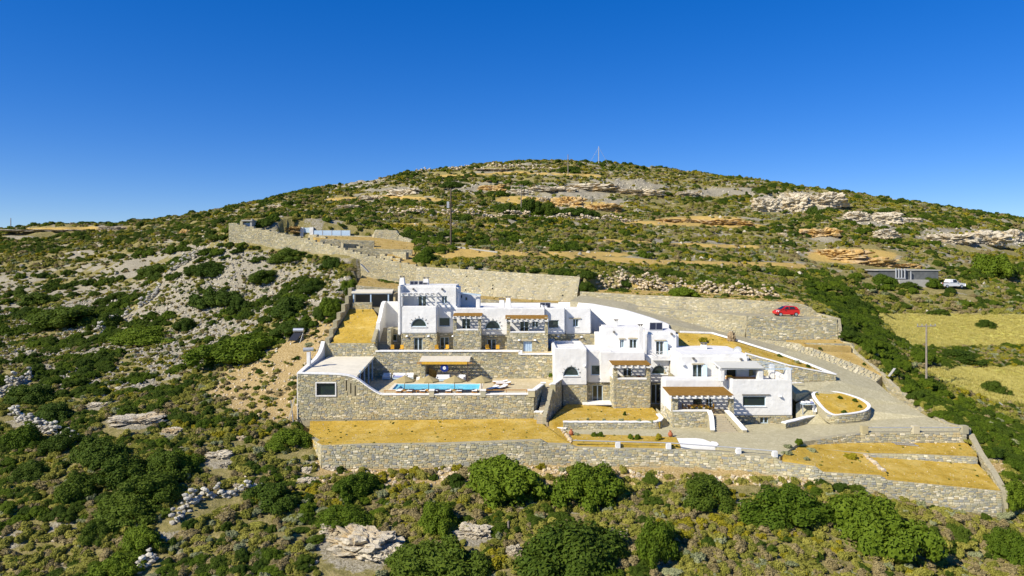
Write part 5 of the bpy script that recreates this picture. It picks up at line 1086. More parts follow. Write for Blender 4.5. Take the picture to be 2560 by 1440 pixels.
# roof terrace bench with orange cushion
bn=root('roof_bench','long dark bench with orange cushion in the roof loggia','bench',V(X(1855,84),84,1.1)); b=V(X(1855,84),84,Z(949,82.3)-.75)
MB().box(b.x-1.9,b.x+1.9,b.y-.3,b.y+.4,b.z+.3,b.z+.75).build('seat','wood',bn); MB().box(b.x-1.85,b.x-1.2,b.y-.28,b.y+.3,b.z+.752,b.z+.95).build('cushion','wood_yellow',bn,bevel=.06); MB().box(b.x-1.9,b.x+1.9,b.y+.2,b.y+.4,b.z,b.z+.298).build('support','wood',bn)
g=on_plat(1577,946); bl=P(1598,947,88.6); o=MB(); v,f=rubble_rock(5,2); o.add([tuple(Vector(q)*.22+V(bl.x,bl.y,bl.z+.2)) for q in v],f); tag(o.build('clay_pot','terracotta',loc=bl,smooth=True),'terracotta pot on the balcony under the middle pergola','pot')
# clay jars in the front bed
for px,py,lab in ((1428,1088,'reddish stone jar lying at the left end of the front bed'),(1676,1092,'terracotta jar standing at the right end of the front bed')):
    g=on_plat(px,py); m=MB(); m.lathe([(0,0),(.16,.0),(.27,.22),(.25,.40),(.12,.52),(.10,.60),(.15,.66)],14); o=m.build('clay_jar','terracotta',smooth=True); o.location=g; tag(o,lab,'jar')
# ladder lying on the lower bed
g0=on_plat(2238,1112); ld=root('ladder','grey metal ladder lying on the ochre bed under the parking wall','ladder',g0); a0=V(X(2238,74.8),74.8,0); b0=V(X(2296,74.2),74.2,0); ldm=MB()
zz=lambda p:float(on_plat(*pix((p.x,p.y,-3.95))).z)+.1
z0=zz(a0)
for off in (0,.75): ldm.bar(a0+V(0,off,z0+off*.02),b0+V(0,off,z0+off*.02-.03),.07)
for i in range(9): q=a0.lerp(b0,(i+.5)/9); ldm.bar(q+V(0,0,z0),q+V(0,.75,z0),.045)
ldm.build('rails_and_rungs','metal',ld)
# standing stone by the drive
v,f=rubble_rock(11,3); r_=random.Random(4); g=on_plat(1829,852); m=MB()
m.add([(g.x+q[0]*.66*(1-.25*max(0,q[2])),g.y+q[1]*.5,g.z+.5+q[2]*.85) for q in v],f); tag(m.build('standing_stone','brown_stone',loc=g),'upright brown standing stone at the edge of the sloping drive','stone')
# ------------------------------------------------------------------ cars
def car(name,label,paint,loc,rz,L=3.5,Wd=1.62,Hh=1.5,pickup=False,scale=1.0):
    c=root(name,label,'car',(0,0,0)); hw=Wd/2
    if pickup: lower=[(-2.3,.55),(-2.25,.85),(-1.0,.98),(-.9,1.0),(2.3,.95),(2.35,.55),(2.2,.32),(-2.2,.32)]; cab=[(-1.0,.98),(-.45,1.55),(.75,1.58),(.95,.98)]; wx=(-1.45,1.45)
    else: lower=[(-1.74,.45),(-1.72,.68),(-1.5,.83),(-.85,.98),(1.62,1.02),(1.72,.75),(1.74,.45),(1.6,.27),(-1.6,.27)]; cab=[(-1.0,.96),(-.30,1.43),(.05,1.49),(1.05,1.46),(1.38,1.34),(1.64,1.00)]; wx=(-1.13,1.17)
    def loft(pr,ws):
        m=MB(); n=len(pr); vs_=[]
        for w in ws: vs_+= [(x,w[0](z),z*w[1]+w[2]) if False else (x*w[1],w[0](z),z) for x,z in pr]
        fs=[]
        for k in range(len(ws)-1):
            for i in range(n): a=k*n+i; b=k*n+(i+1)%n; fs.append((a,b,b+n,a+n))
        fs+=[tuple(range(n-1,-1,-1)),tuple(range((len(ws)-1)*n,len(ws)*n))]; m.add(vs_,fs); return m
    zmax=max(z for x,z in cab)
    body=loft(lower,[((lambda z:-hw+.06),.97),((lambda z:-hw),.99),((lambda z:-hw*.5),1.0),((lambda z:hw*.5),1.0),((lambda z:hw),.99),((lambda z:hw-.06),.97)]).build('body',paint,c,smooth=False)
    tum=lambda z:(z-.96)/(zmax-.96)*.17
    loft(cab,[((lambda z:-hw+.07+tum(z)),1.0),((lambda z:hw-.07-tum(z)),1.0)]).build('cabin',paint,c,bevel=.05)
    def side_glass(pts,nm):
        for s in (-1,1):
            mm=MB(); q=[(x,s*(hw-.055-tum(z)),z) for x,z in pts]; q2=[(x,s*(hw-.10-tum(z)),z) for x,z in pts]; k=len(q); mm.add(q+q2,[tuple(range(k)),tuple(range(2*k-1,k-1,-1))]+[(i,(i+1)%k,(i+1)%k+k,i+k) for i in range(k)]); mm.build(nm,'car_glass',c)
    if pickup: side_glass([(-.85,1.03),(-.42,1.48),(.15,1.5),(.2,1.03)],'side_window'); ws=[(-.98,1.02),(-.5,1.52)]
    else:
        side_glass([(-.72,1.05),(-.22,1.37),(.12,1.41),(.14,1.05)],'side_window'); side_glass([(.24,1.05),(.22,1.41),(.92,1.39),(1.15,1.14),(1.05,1.07)],'side_window'); ws=[(-.97,1.0),(-.33,1.42)]
    a,b=ws; wm=MB(); y0=hw-.2; y1=hw-.32; wm.add([(a[0]-.03,-y0,a[1]+.02),(a[0]-.03,y0,a[1]+.02),(b[0]-.03,y1,b[1]+.02),(b[0]-.03,-y1,b[1]+.02)],[(0,1,2,3)]); wm.build('windscreen','car_glass',c)
    if not pickup:
        rm_=MB(); rm_.add([(1.665,-.5,1.04),(1.665,.5,1.04),(1.42,.42,1.33),(1.42,-.42,1.33)],[(0,1,2,3)]); rm_.build('rear_window','car_glass',c)
    for x in wx:
        for s in (-1,1):
            w=MB(); w.tube((x,s*(hw-.2),.29),(x,s*(hw+.012),.29),.29,n=20); t_=w.build('wheel','tyre',c); MB().tube((x,s*(hw-.05),.29),(x,s*(hw+.03),.29),.19,n=16).build('rim','rim',t_)
    fx=lower[1][0]
    for s in (-1,1):
        h=MB(); h.hexa([(fx-.03,s*.45-.14,.62),(fx+.28,s*(hw-.02)-.02,.66),(fx+.36,s*(hw+.012),.86),(fx+.1,s*.5,.80)],[(fx-.02,s*.45-.12,.64),(fx+.29,s*(hw)-.02,.68),(fx+.37,s*(hw+.02),.87),(fx+.12,s*.5,.82)]); h.build('headlight','headlight',c)
        MB().box(lower[-3][0]-.12,lower[-3][0]+.02,s*(hw-.1)-.09,s*(hw-.1)+.09,.72,.98).build('tail_light','terracotta',c); MB().box(-.62,-.5,s*(hw+.09)-.07,s*(hw+.09)+.07,1.0,1.12).build('wing_mirror',paint,c,bevel=.02)
    MB().box(lower[0][0]-.03,lower[0][0]+.1,-hw*.75,hw*.75,.35,.52).build('bumper','tyre' if pickup else paint,c,bevel=.03)
    if pickup: MB().box(1.05,2.25,-hw+.12,hw-.12,.90,1.005).build('load_bed','dark_void',c)
    c.location=loc; c.rotation_euler=(0,0,R(rz)); c.scale=(scale,)*3; return c
g=on_plat(1965,791); car('parked_car','small red hatchback parked on the upper drive',"car_red",V(X(1965,103),103,on_plat(1965,790).z+.0),2,scale=1.0).location.z=float(max(h[1].z for h in [o.ray_cast(V(X(1965,103),103,60),dn) for o in PLAT] if h[0]))+.01
g=ground(2378,722); pc=car('parked_car','white pickup truck on the dirt track by the dark water tank','car_white',g+V(0,0,.15),188,pickup=True,scale=1.35)
# ------------------------------------------------------------------ poles, mast, tank, solar heater
def pole(label,px,ytop,ybot,mat='tar_pole',r=.16,arms=0,Yg=None):
    g=ground(px,ybot) if Yg is None else Vector((X(px,Yg),Yg,float(hz(X(px,Yg),Yg)))); zt=Z(ytop,g.y); p=root('utility_pole',label,'pole',g); MB().tube(g-V(0,0,.6),V(g.x,g.y,zt),r,r*.7,10).build('shaft',mat,p)
    if arms:
        m=MB(); m.bar(V(g.x-arms,g.y,zt-.35),V(g.x+arms,g.y,zt-.25),.14); m.build('cross_arm','grey_pole',p)
        im=MB()
        for i in range(5): x=g.x-arms+.1+i*(2*arms-.2)/4; im.tube((x,g.y,zt-.25),(x,g.y,zt+.02),.06,.04,8)
        im.build('insulators','metal',p)
    return g
gp=pole('tall dark wooden pole behind the long wall left of centre',1127,470,624,r=.2); m=MB().box(gp.x-.75,gp.x-.28,gp.y-.3,gp.y+.15,Z(515,gp.y)-.4,Z(508,gp.y)+.3); tag(m.build('transformer_box','dull_metal',loc=(gp.x-.5,gp.y,Z(515,gp.y))),'small grey box fixed to the tall pole','box')
pole('thinner wooden pole on the mid slope right of the tall one',1303,464,534,'grey_pole',.17,.6); pole('wooden pole with cross arm in the dry field on the right',2316,810,967,'grey_pole',.15,1.3,Yg=96); pole('thin pole on the hilltop left of the mast',1420,386,438,'grey_pole',.22)
gm=ground(1497,412); mp_=root('guyed_mast','thin mast with guy wires on the summit','mast',gm); zt=Z(366,gm.y); MB().tube(gm-V(0,0,1),V(gm.x,gm.y,zt),.24,.16,8).build('mast','dull_metal',mp_)
gw=MB()
for dx,dy in ((-5.5,0),(5.5,0),(0,6)): gw.tube(V(gm.x,gm.y,zt-.5),V(gm.x+dx,gm.y+dy,float(hz(gm.x+dx,gm.y+dy))),.07,n=5)
gw.build('guy_wire','dull_metal',mp_)
pole('tiny pole on the skyline at the far left',27,545,566,'grey_pole',.2); 
gt=ground(2290,712); TK=root('water_tank','dark concrete water tank with pipes on the right slope','water tank',gt); y=gt.y
MB().box(X(2198,y),X(2346,y),y,y+9,gt.z-2.5,Z(677,y)).build('tank_wall','tank_concrete',TK); MB().box(X(2194,y),X(2350,y),y-.2,y+9.3,Z(677,y)+.003,Z(674.5,y)).build('roof_slab','concrete',TK)
pm=MB()
for px in (2240,2247,2254,2262): pm.tube(P(px,671,y-.6),P(px,697,y-.6),.18,n=8)
pm.tube(P(2240,696,y-.6),P(2264,696,y-.6),.16,n=8); pm.tube(P(2277,678,y-.6),P(2277,705,y-.6),.14,n=8); pm.build('pipe','dull_metal',TK)
MB().box(X(2236,y),X(2310,y),y-2.5,y-.02,gt.z-2,Z(699,y)).build('pump_housing','concrete',TK)
gs=ground(738,858); SH=root('solar_water_heater','solar water heater with silver tank on a stand on the bare slope','solar heater',gs)
a=gs+V(-.9,-.3,.35); MB().hexa([a,a+V(1.2,0,0),a+V(1.75,1.0,1.0),a+V(.55,1.0,1.0)],[a+V(0,-.05,.08),a+V(1.2,-.05,.08),a+V(1.75,.95,1.08),a+V(.55,.95,1.08)]).build('collector','collector',SH)
MB().tube(gs+V(-.45,.7,1.75),gs+V(1.0,.7,1.75),.3,n=16).build('tank','metal',SH); lg=MB()
for dx in (-.35,.9): lg.bar(gs+V(dx,.7,-.3),gs+V(dx,.7,1.5),.07); lg.bar(gs+V(dx-.3,-.3,-.3),gs+V(dx,.7,1.4),.05)
lg.build('stand','dull_metal',SH)
for i,(x0,y0,x1,y1,l,mt) in enumerate(((720,1046,738,990,'pale plank leaning on the left corner of the pool house','stone_step'),(733,1050,727,1000,'grey pole leaning beside the pool house corner','dull_metal'))):
    a=P(x0,y0,81.2); a.z=float(hz(a.x,a.y)); o=MB().bar(a,P(x1,y1,81.9),.16 if i==0 else .09,.06).build('leaning_pole' if i else 'leaning_plank',mt,loc=a); tag(o,l,'plank' if i==0 else 'pole')
g=on_plat(2220,945); a=P(2222,941,90.9); o=MB().bar(a,P(2237,921,92.0),.3,.08).build('leaning_board','concrete',loc=a); tag(o,'pale board leaning over the wall on the right of the drive','board')
g=ground(1271,1330); o=MB().tube(g-V(0,0,.4),V(g.x,g.y,Z(1303,g.y)),.09,.08,8).build('survey_post','grey_pole',loc=g); tag(o,'short post standing among the scrub below the front wall','post')
g=ground(2515,1020); o=MB().bar(P(2498,1006,g.y),P(2526,1027,g.y-.4),.14).build('fallen_post','concrete',loc=g); tag(o,'pale post lying in the dry grass at the right edge','post')
g=ground(1100,612); o=MB().bar(ground(1070,612)+V(0,0,.25),ground(1245,634)+V(0,0,.25),.35,.25).build('pipeline','concrete',loc=g); tag(o,'long pale pipe lying on the slope behind the long wall','pipe')

bs_me=[]
for k in range(4):
    v,f=rubble_rock(500+k,2); me_=bpy.data.meshes.new('boundary_stone'); me_.from_pydata([tuple(q) for q in v],[],f); me_.materials.append(M['rubble_pale']); bs_me.append(me_)
for (x0,y0,x1,y1,cnt,lab,grp) in ((1407,1076,1429,1106,9,'cream boundary stone in the row between front garden and railed bed','boundary stones left of the railed bed'),(2162,1140,2208,1178,11,'cream boundary stone in the row crossing the lower right beds','boundary stones across the lower right beds')):
    for k in range(cnt):
        u=k/(cnt-1); g=on_plat(x0+(x1-x0)*u+rng.uniform(-2,2),y0+(y1-y0)*u); s=rng.uniform(.16,.30); o=bpy.data.objects.new('boundary_stone',bs_me[k%4]); COL.objects.link(o); o.location=g+V(0,0,s*.45); o.scale=(s*1.2,s,s*.8); o.rotation_euler=(0,0,rng.random()*6); tag(o,lab,'stone',grp)

# ================================================================== ROCKS
from mathutils import noise as mnoise
def rock_mesh(name, seed, sub=5, mat='rock', flat=.6, rough=.35):
    bm = bmesh.new(); bmesh.ops.create_icosphere(bm, subdivisions=sub, radius=1); off = Vector((seed*13.1, seed*7.7, seed*3.3))
    for v in bm.verts:
        p = v.co.copy(); w = p + .16*mnoise.noise_vector(p*3.1+off); q = Vector((w.x*1.7, w.y*1.7, w.z*2.6)) + off
        d = mnoise.voronoi(q)[0]; cell = mnoise.cell(mnoise.voronoi(q)[1][0]*9.7); d2, pp2 = mnoise.voronoi(q*2.4); c2 = mnoise.cell(pp2[0]*7.3)
        k = .92 + .20*cell + .11*c2 - .16*max(0, .14-(d[1]-d[0]))/.14 - .07*max(0, .12-(d2[1]-d2[0]))/.12 + .16*mnoise.fractal(p*2.1+off, 1.0, 2.0, 4)
        m_ = (abs(p.x)**4+abs(p.y)**4+abs(p.z)**4)**.25; v.co = p/m_*k*.88 + .05*mnoise.noise_vector(p*6+off); v.co.z *= flat
    me = bpy.data.meshes.new(name); bm.to_mesh(me); bm.free(); me.materials.append(M[mat]); return me
ROCKS = {m: [rock_mesh('rock', s + (20 if m != 'rock' else 0), 5, m) for s in range(5)] for m in ('rock', 'rock_ochre')}
def outcrop(px, py, w, h, label, mat='rock', seed=0, name='rock_outcrop', sink=.5, deep=1.0, cat='rock'):
    g = ground(px, py); m = g.y / F; o = bpy.data.objects.new(name, ROCKS[mat][seed % 5]); COL.objects.link(o)
    o.location = g + V(0, w*m*.22*deep, h*m*(.5-sink)); o.scale = (w*m*.5, w*m*.32*deep, h*m*.72); o.rotation_euler.z = (seed*37 % 100)/100*.8-.4 + (math.pi if seed % 2 else 0)
    EXC.append((g.x, g.y-.6, max(1.0, w*m*.42)))
    return tag(o, label, cat)
OC = [(900,1395,215,105,'largest cream rock outcrop at the bottom, left of centre','rock'),(830,1340,70,55,'cream rock knob above the largest foreground outcrop','rock'),(980,1412,90,70,'right shoulder of the big foreground outcrop','rock'),(1185,1345,100,45,'pale rock ledge between two green bushes near the bottom','rock'),(1285,1392,45,50,'small pale rock beside the dark bottom bush','rock'),(1540,1345,70,30,'flat pale rocks right of the survey post','rock'),(1650,1405,60,55,'white rock near the bottom right of centre','rock'),(1515,1225,30,20,'small pale stone between the two big wall bushes','rock'),
 (330,1060,150,34,'long pale rock ledge in the dark scrub on the left','rock'),(425,1085,55,22,'pale rock at the lower end of the long ledge','rock'),(240,1018,60,16,'flat pale rock at the upper end of the long ledge','rock'),(600,1100,45,16,'flat cream rock left of the front garden','rock'),(545,1150,70,34,'jumbled grey rocks below the scree','rock'),(560,1170,26,26,'round boulder under the jumbled grey rocks','rock'),(765,1185,32,28,'grey boulder at the foot of the front wall corner','rock'),(592,1222,24,22,'lone boulder above the winding dry stone wall','rock'),(760,1220,60,40,'pale rocks just below the front wall corner','rock'),(820,1178,45,22,'rubble boulder at the left foot of the front wall','rock'),
 (1920,530,80,55,'left of three big grey rocks on the right hillside','rock'),(1990,530,90,75,'middle of three big grey rocks on the right hillside','rock'),(2075,520,110,60,'right of three big grey rocks on the right hillside','rock'),(2150,555,70,38,'pale rock below the right hillside rocks','rock'),(2225,560,75,42,'white rock mass near the right skyline','rock'),(2285,556,60,22,'low white rock right of the white rock mass','rock'),(2225,600,70,40,'pale rock above the yellow cutting','rock'),(2390,610,120,40,'left pale cliff at the right edge','rock'),(2480,618,130,60,'right pale cliff with dark cleft at the right edge','rock'),(2550,605,60,46,'pale rock cut by the right edge','rock'),(1955,590,30,18,'small white boulder on the right slope','rock'),
 (1380,482,150,40,'left long pale cliff band near the summit','rock'),(1480,478,180,42,'broad grey slab in the summit cliff band','rock'),(1590,488,160,36,'right end of the summit cliff band','rock'),(1720,490,70,22,'small pale rock right of the summit cliff band','rock'),(1230,478,90,34,'ochre cave rock left of the summit cliff','rock_ochre'),(1300,488,80,34,'pale rock beside the dark hill bushes','rock'),(1362,504,36,26,'white triangular rock in the dark hill bushes','rock'),(1420,514,90,44,'left ochre cliff on the middle hill','rock_ochre'),(1510,528,110,40,'right ochre cliff on the middle hill','rock_ochre'),(1010,488,110,38,'pale rock band on the upper left slope','rock'),(930,500,80,28,'low pale rock on the upper left slope','rock'),(870,520,70,18,'flat pale rock far up the left slope','rock'),(690,520,60,16,'flat rock on the left skyline slope','rock'),(1230,428,110,12,'flat pale ledge just under the summit','rock'),
 (1690,556,110,22,'left part of the long ochre cutting','rock_ochre'),(1790,562,140,28,'middle of the long ochre cutting','rock_ochre'),(1860,564,70,24,'right end of the long ochre cutting','rock_ochre'),(2100,650,170,52,'left yellow cliff of the quarry cutting','rock_ochre'),(2190,666,140,44,'right yellow cliff of the quarry cutting','rock_ochre'),(2270,668,90,18,'low yellow bank behind the water tank','rock_ochre'),(2060,590,100,40,'pale mound above the quarry cutting','rock_ochre'),(640,586,50,14,'ochre bank behind the gate hut','rock_ochre'),(720,582,60,20,'ochre bank below the white gate','rock_ochre'),(460,585,30,24,'orange rock on the far left slope','rock_ochre'),(120,578,240,12,'long pale road cutting on the far left skyline','rock'),(280,572,90,12,'right end of the far road cutting','rock')]
for i, (px, py, w, h, l, m) in enumerate(OC): outcrop(px, py, w, h, l, m, i, sink=.22 if (px > 1850 and 30 < h and py < 620 and m == 'rock') else .42)

# ================================================================== SHRUBS
def bush_mesh(name, seed, nl, leaf, mat, lobes=9, spread=.62, squash=.8, core=.84, up=.25, lens=1.0):
    r = np.random.RandomState(seed); cs = []
    ph = r.rand(4)*6.283
    for i in range(lobes):
        a = r.rand()*6.283; q = math.acos(r.uniform(.02,1.0)); env = 1 + .20*math.sin(2*a+ph[0]) + .13*math.sin(3*a+ph[1]) + .10*math.sin(5*a+ph[2]); rad = r.uniform(.15,.27) if lobes > 8 else r.uniform(.22,.36)
        d = .74*env*r.uniform(.86,1.06); cs.append((d*math.sin(q)*math.cos(a), d*math.sin(q)*math.sin(a), max(.04, .62*math.cos(q)*r.uniform(.72,1.12)), rad))
    cs.append((0,0,.10,.58)); cs = np.array(cs); n_try = int(nl*3.2)
    k = r.choice(len(cs), n_try, p=cs[:,3]**2/(cs[:,3]**2).sum()); d = r.normal(size=(n_try,3)); d /= np.linalg.norm(d,axis=1)[:,None]; d[:,2] = np.where(d[:,2] < -.35, -d[:,2], d[:,2])
    rad = cs[k,3]*r.uniform(.86,1.1,n_try); p = cs[k,:3] + d*rad[:,None]
    dist = np.linalg.norm(p[:,None,:]-cs[None,:,:3],axis=2)/cs[None,:,3]; ok = (dist.min(1) > .82) & (p[:,2] > -.05); p, d = p[ok][:nl], d[ok][:nl]; n_ = len(p)
    nrm = d + r.normal(size=(n_,3))*.55 + np.array([0,0,up]); nrm /= np.linalg.norm(nrm,axis=1)[:,None]
    t1 = np.cross(nrm, r.normal(size=(n_,3))); t1 /= np.linalg.norm(t1,axis=1)[:,None]; t2 = np.cross(nrm, t1); s = leaf*r.uniform(.6,1.35,n_)[:,None]
    a, b = t1*s*lens, t2*s*.6
    vs_ = np.stack([p-a, p-b*.9+nrm*s*.18, p+a, p+b+nrm*s*.18], 1).reshape(-1,3); vs_[:,2] *= squash
    faces = [(4*i,4*i+1,4*i+2,4*i+3) for i in range(n_)]
    cv, cf, k0 = [vs_], faces, len(vs_)
    bm = bmesh.new(); bmesh.ops.create_icosphere(bm, subdivisions=1 if lobes > 8 else 2, radius=1); iv = np.array([list(v.co) for v in bm.verts]); ifs = [tuple(v.index for v in f.verts) for f in bm.faces]; bm.free()
    for c in cs:
        w = iv*(c[3]*core*r.uniform(.9,1.06,(len(iv),1))) + c[:3]; w[:,2] *= squash; w[:,2] = np.maximum(w[:,2], -.08); cv.append(w); cf = cf + [tuple(q+k0 for q in f) for f in ifs]; k0 += len(iv)
    allv = np.vstack(cv); allv[:, :2] /= max(.8, np.percentile(np.abs(allv[:, :2]), 99)); allv[:,2] /= np.percentile(allv[:,2], 99.3)
    me = bpy.data.meshes.new(name); me.from_pydata([tuple(v) for v in allv], [], cf); me.materials.append(M[mat]); return me
VAR = {}
VAR['g'] = [bush_mesh('mastic_bush', 300+i, 4800, .036, 'leaf_green', 46) for i in range(5)]
VAR['d'] = [bush_mesh('juniper_bush', 320+i, 4600, .037, 'leaf_dark', 44, up=.4) for i in range(5)]
VAR['o'] = [bush_mesh('scrub_cushion', 340+i, 460, .105, 'leaf_olive', 6, .4, .85) for i in range(4)]
VAR['b'] = [bush_mesh('scrub_cushion', 350+i, 460, .105, 'leaf_dry', 6, .4, .85) for i in range(4)]
VAR['y'] = [bush_mesh('broom_cushion', 360+i, 460, .105, 'leaf_yellow', 6, .45, .8) for i in range(3)]
VAR['s'] = [bush_mesh('sage_bush', 370+i, 460, .105, 'leaf_silver', 6, .4, .85) for i in range(3)]
def grass_mesh(seed):
    r = np.random.RandomState(seed); vs_, fs = [], []
    for i in range(60):
        b = np.array([*(r.normal(size=2)*.4), -.05]); a = r.rand()*6.28; lean = np.array([math.cos(a), math.sin(a), 0])*r.uniform(.1,.5); h = r.uniform(.5,1.1); w = np.array([-math.sin(a), math.cos(a), 0])*.035
        vs_ += [b-w, b+w, b+lean+np.array([0,0,h])]; fs.append((3*i,3*i+1,3*i+2))
    me = bpy.data.meshes.new('grass_tuft'); me.from_pydata([tuple(v) for v in vs_], [], fs); me.materials.append(M['leaf_straw']); return me
VAR['f'] = [grass_mesh(380+i) for i in range(3)]
VAR['k'] = []
for i in range(6):
    v, f = rubble_rock(390+i, 1); me_ = bpy.data.meshes.new('loose_stone'); me_.from_pydata([tuple(q*np.array([1,.85,.6])) for q in v], [], f); me_.materials.append(M['rubble_grey']); VAR['k'].append(me_)
VAR['p'] = []
for i in range(5):
    v, f = rubble_rock(400+i, 1); me_ = bpy.data.meshes.new('loose_stone'); me_.from_pydata([tuple(q*np.array([1,.85,.65])) for q in v], [], f); me_.materials.append(M['rubble_pale']); VAR['p'].append(me_)
NAME = {'g':'mastic_bush','d':'juniper_bush','o':'scrub_cushion','b':'dry_cushion','y':'broom_bush','s':'sage_bush'}
nsh = [0]
def shrub(px, py, w, h, kind, label=None, group=None, plat=False, g=None):
    g = g or (on_plat(px, py) if plat else ground(px, py)); m = g.y/F; nsh[0] += 1; i = nsh[0]
    o = bpy.data.objects.new(NAME[kind], VAR[kind][i % len(VAR[kind])]); COL.objects.link(o)
    o.location = g - V(0,0,.05) + (V(0, w*m*.18, 0) if not plat else V(0,0,.03)); o.scale = (w*m*.60, w*m*.46, h*m*.76); o.rotation_euler.z = (i*2.39) % 6.28
    HAND.append((o.location.x, o.location.y, w*m*.5)); return tag(o, label, 'bush', group)
HAND = []
BIG = [(1262,1262,235,128,'g','largest green bush against the front wall, left of centre'),(1478,1258,205,105,'g','second large green bush against the front wall, right of centre'),(1772,1262,165,76,'d','dark bush below the white railing posts'),(1962,1315,205,110,'g','broad green bush below the corner of the paved court'),(2200,1380,250,150,'g','huge round green bush in front of the right end of the front wall'),
 (2405,1358,62,48,'d','upper of two small round dark bushes below the right wall end'),(2380,1384,42,32,'d','lower of two small round dark bushes below the right wall end'),(1430,1450,290,150,'d','huge dark bush at the bottom edge right of centre'),(1085,1450,225,110,'d','dark bush at the bottom edge beside the big outcrop'),(1095,1330,130,76,'g','bright green bush above the pale rock ledge'),(880,1248,135,72,'g','green bush under the left end of the front wall'),(850,1322,140,58,'g','bright green low bush above the big outcrop'),
 (720,1118,125,58,'g','green bush touching the left corner of the front garden'),(668,1264,145,62,'d','dark bush above the right end of the winding stone wall'),(1650,1402,140,112,'g','bright green bush right of the huge dark bottom bush'),(2545,1275,90,84,'g','green bush at the right edge beside the wall end'),(2530,1405,110,96,'g','green bush at the right edge near the bottom'),
 (1625,1215,40,38,'d','small dark bush close under the front wall'),(1140,1215,60,36,'d','small dark bush left of the largest green bush'),(600,905,225,84,'g','wide bright green bush on the slope left of the pool house'),(728,836,98,42,'d','dark bush behind the solar water heater'),(720,792,118,66,'d','dark bush in the rubble above the solar water heater'),(820,785,74,54,'g','green bush left of the ochre bed wall'),(788,728,80,40,'d','dark bush below the long wall'),
 (718,657,98,48,'d','dark bush growing at the foot of the long wall'),(826,674,50,42,'d','smaller dark bush at the foot of the long wall'),(872,738,62,50,'g','green bush behind the carport'),(955,712,75,18,'g','low green hedge along the top of the carport wall'),
 (355,858,150,52,'g','green bush below the bluish dry stone wall'),(92,764,120,45,'d','left dark bush on the rubble slope'),(150,815,190,62,'d','broad dark bush among the rubble at far left'),(265,824,75,55,'d','round dark bush left of the bluish dry stone wall'),(462,828,55,42,'d','round dark bush in the middle of the rubble'),(540,768,120,60,'d','dark bush between rubble patches'),(600,780,70,48,'d','dark bush right of the middle rubble patch'),(660,705,95,40,'d','dark bush above the rubble'),(520,690,100,44,'d','dark bush right of the highest dry stone wall'),(390,690,90,36,'d','dark bush left of the highest dry stone wall'),
 (230,1165,150,84,'d','dark bush in the left thicket, uppermost'),(300,1215,160,92,'d','dark bush in the middle of the left thicket'),(365,1262,155,92,'d','dark bush at the right of the left thicket'),(300,1312,165,92,'d','dark bush at the foot of the left thicket'),(410,1200,140,80,'d','dark bush above the winding wall'),(180,1245,120,72,'d','dark bush at the left of the thicket'),(430,1180,110,60,'g','green bush above the left thicket'),
 (70,1012,110,62,'d','dark bush right of the left edge wall'),(120,1062,120,62,'d','dark bush above the slanting stone wall'),(40,1122,120,72,'g','green bush below the slanting stone wall'),(150,1125,100,56,'d','dark bush at the end of the slanting stone wall'),(60,1205,95,60,'d','dark bush by the left edge'),(340,1385,125,72,'g','bright green bush near the bottom left stones'),(290,1448,150,62,'g','bright green bush at the bottom left edge'),(235,1352,92,60,'d','dark bush right of the bottom left corner'),
 (1465,727,44,36,'d','dark bush at the end of the long pale wall'),(1565,724,38,30,'d','small dark bush against the pink dry stone wall'),(1710,747,100,38,'g','wide green bush in front of the dry stone wall above the drive'),(1815,749,38,20,'d','small dark bush right of the wide green one'),(1062,655,60,44,'g','green bush at the upper end of the terraced walls'),
 (1440,540,95,30,'d','dark bush below the left ochre cliff'),(1265,532,62,34,'d','left dark bush under the summit rocks'),(1325,534,80,48,'d','largest dark bush under the summit rocks'),(1372,536,55,38,'d','right dark bush under the summit rocks'),(1130,470,70,22,'d','dark bush above the left cliff'),(2035,540,34,34,'d','dark bush between the big grey hillside rocks'),(2500,690,130,70,'g','green bush right of the water tank'),(2470,820,50,26,'d','dark bush in the upper dry field'),(2490,985,60,40,'d','dark bush in the lower dry field'),(2215,714,75,36,'g','green bush at the left front of the water tank'),(2335,720,60,32,'g','green bush between water tank and pickup'),(2272,724,70,24,'d','dark bush in front of the pump housing'),(2300,910,90,40,'g','green bush between the two dry fields'),(2400,905,110,38,'d','dark bush between the two dry fields, further right')]
for q in BIG: shrub(*q)
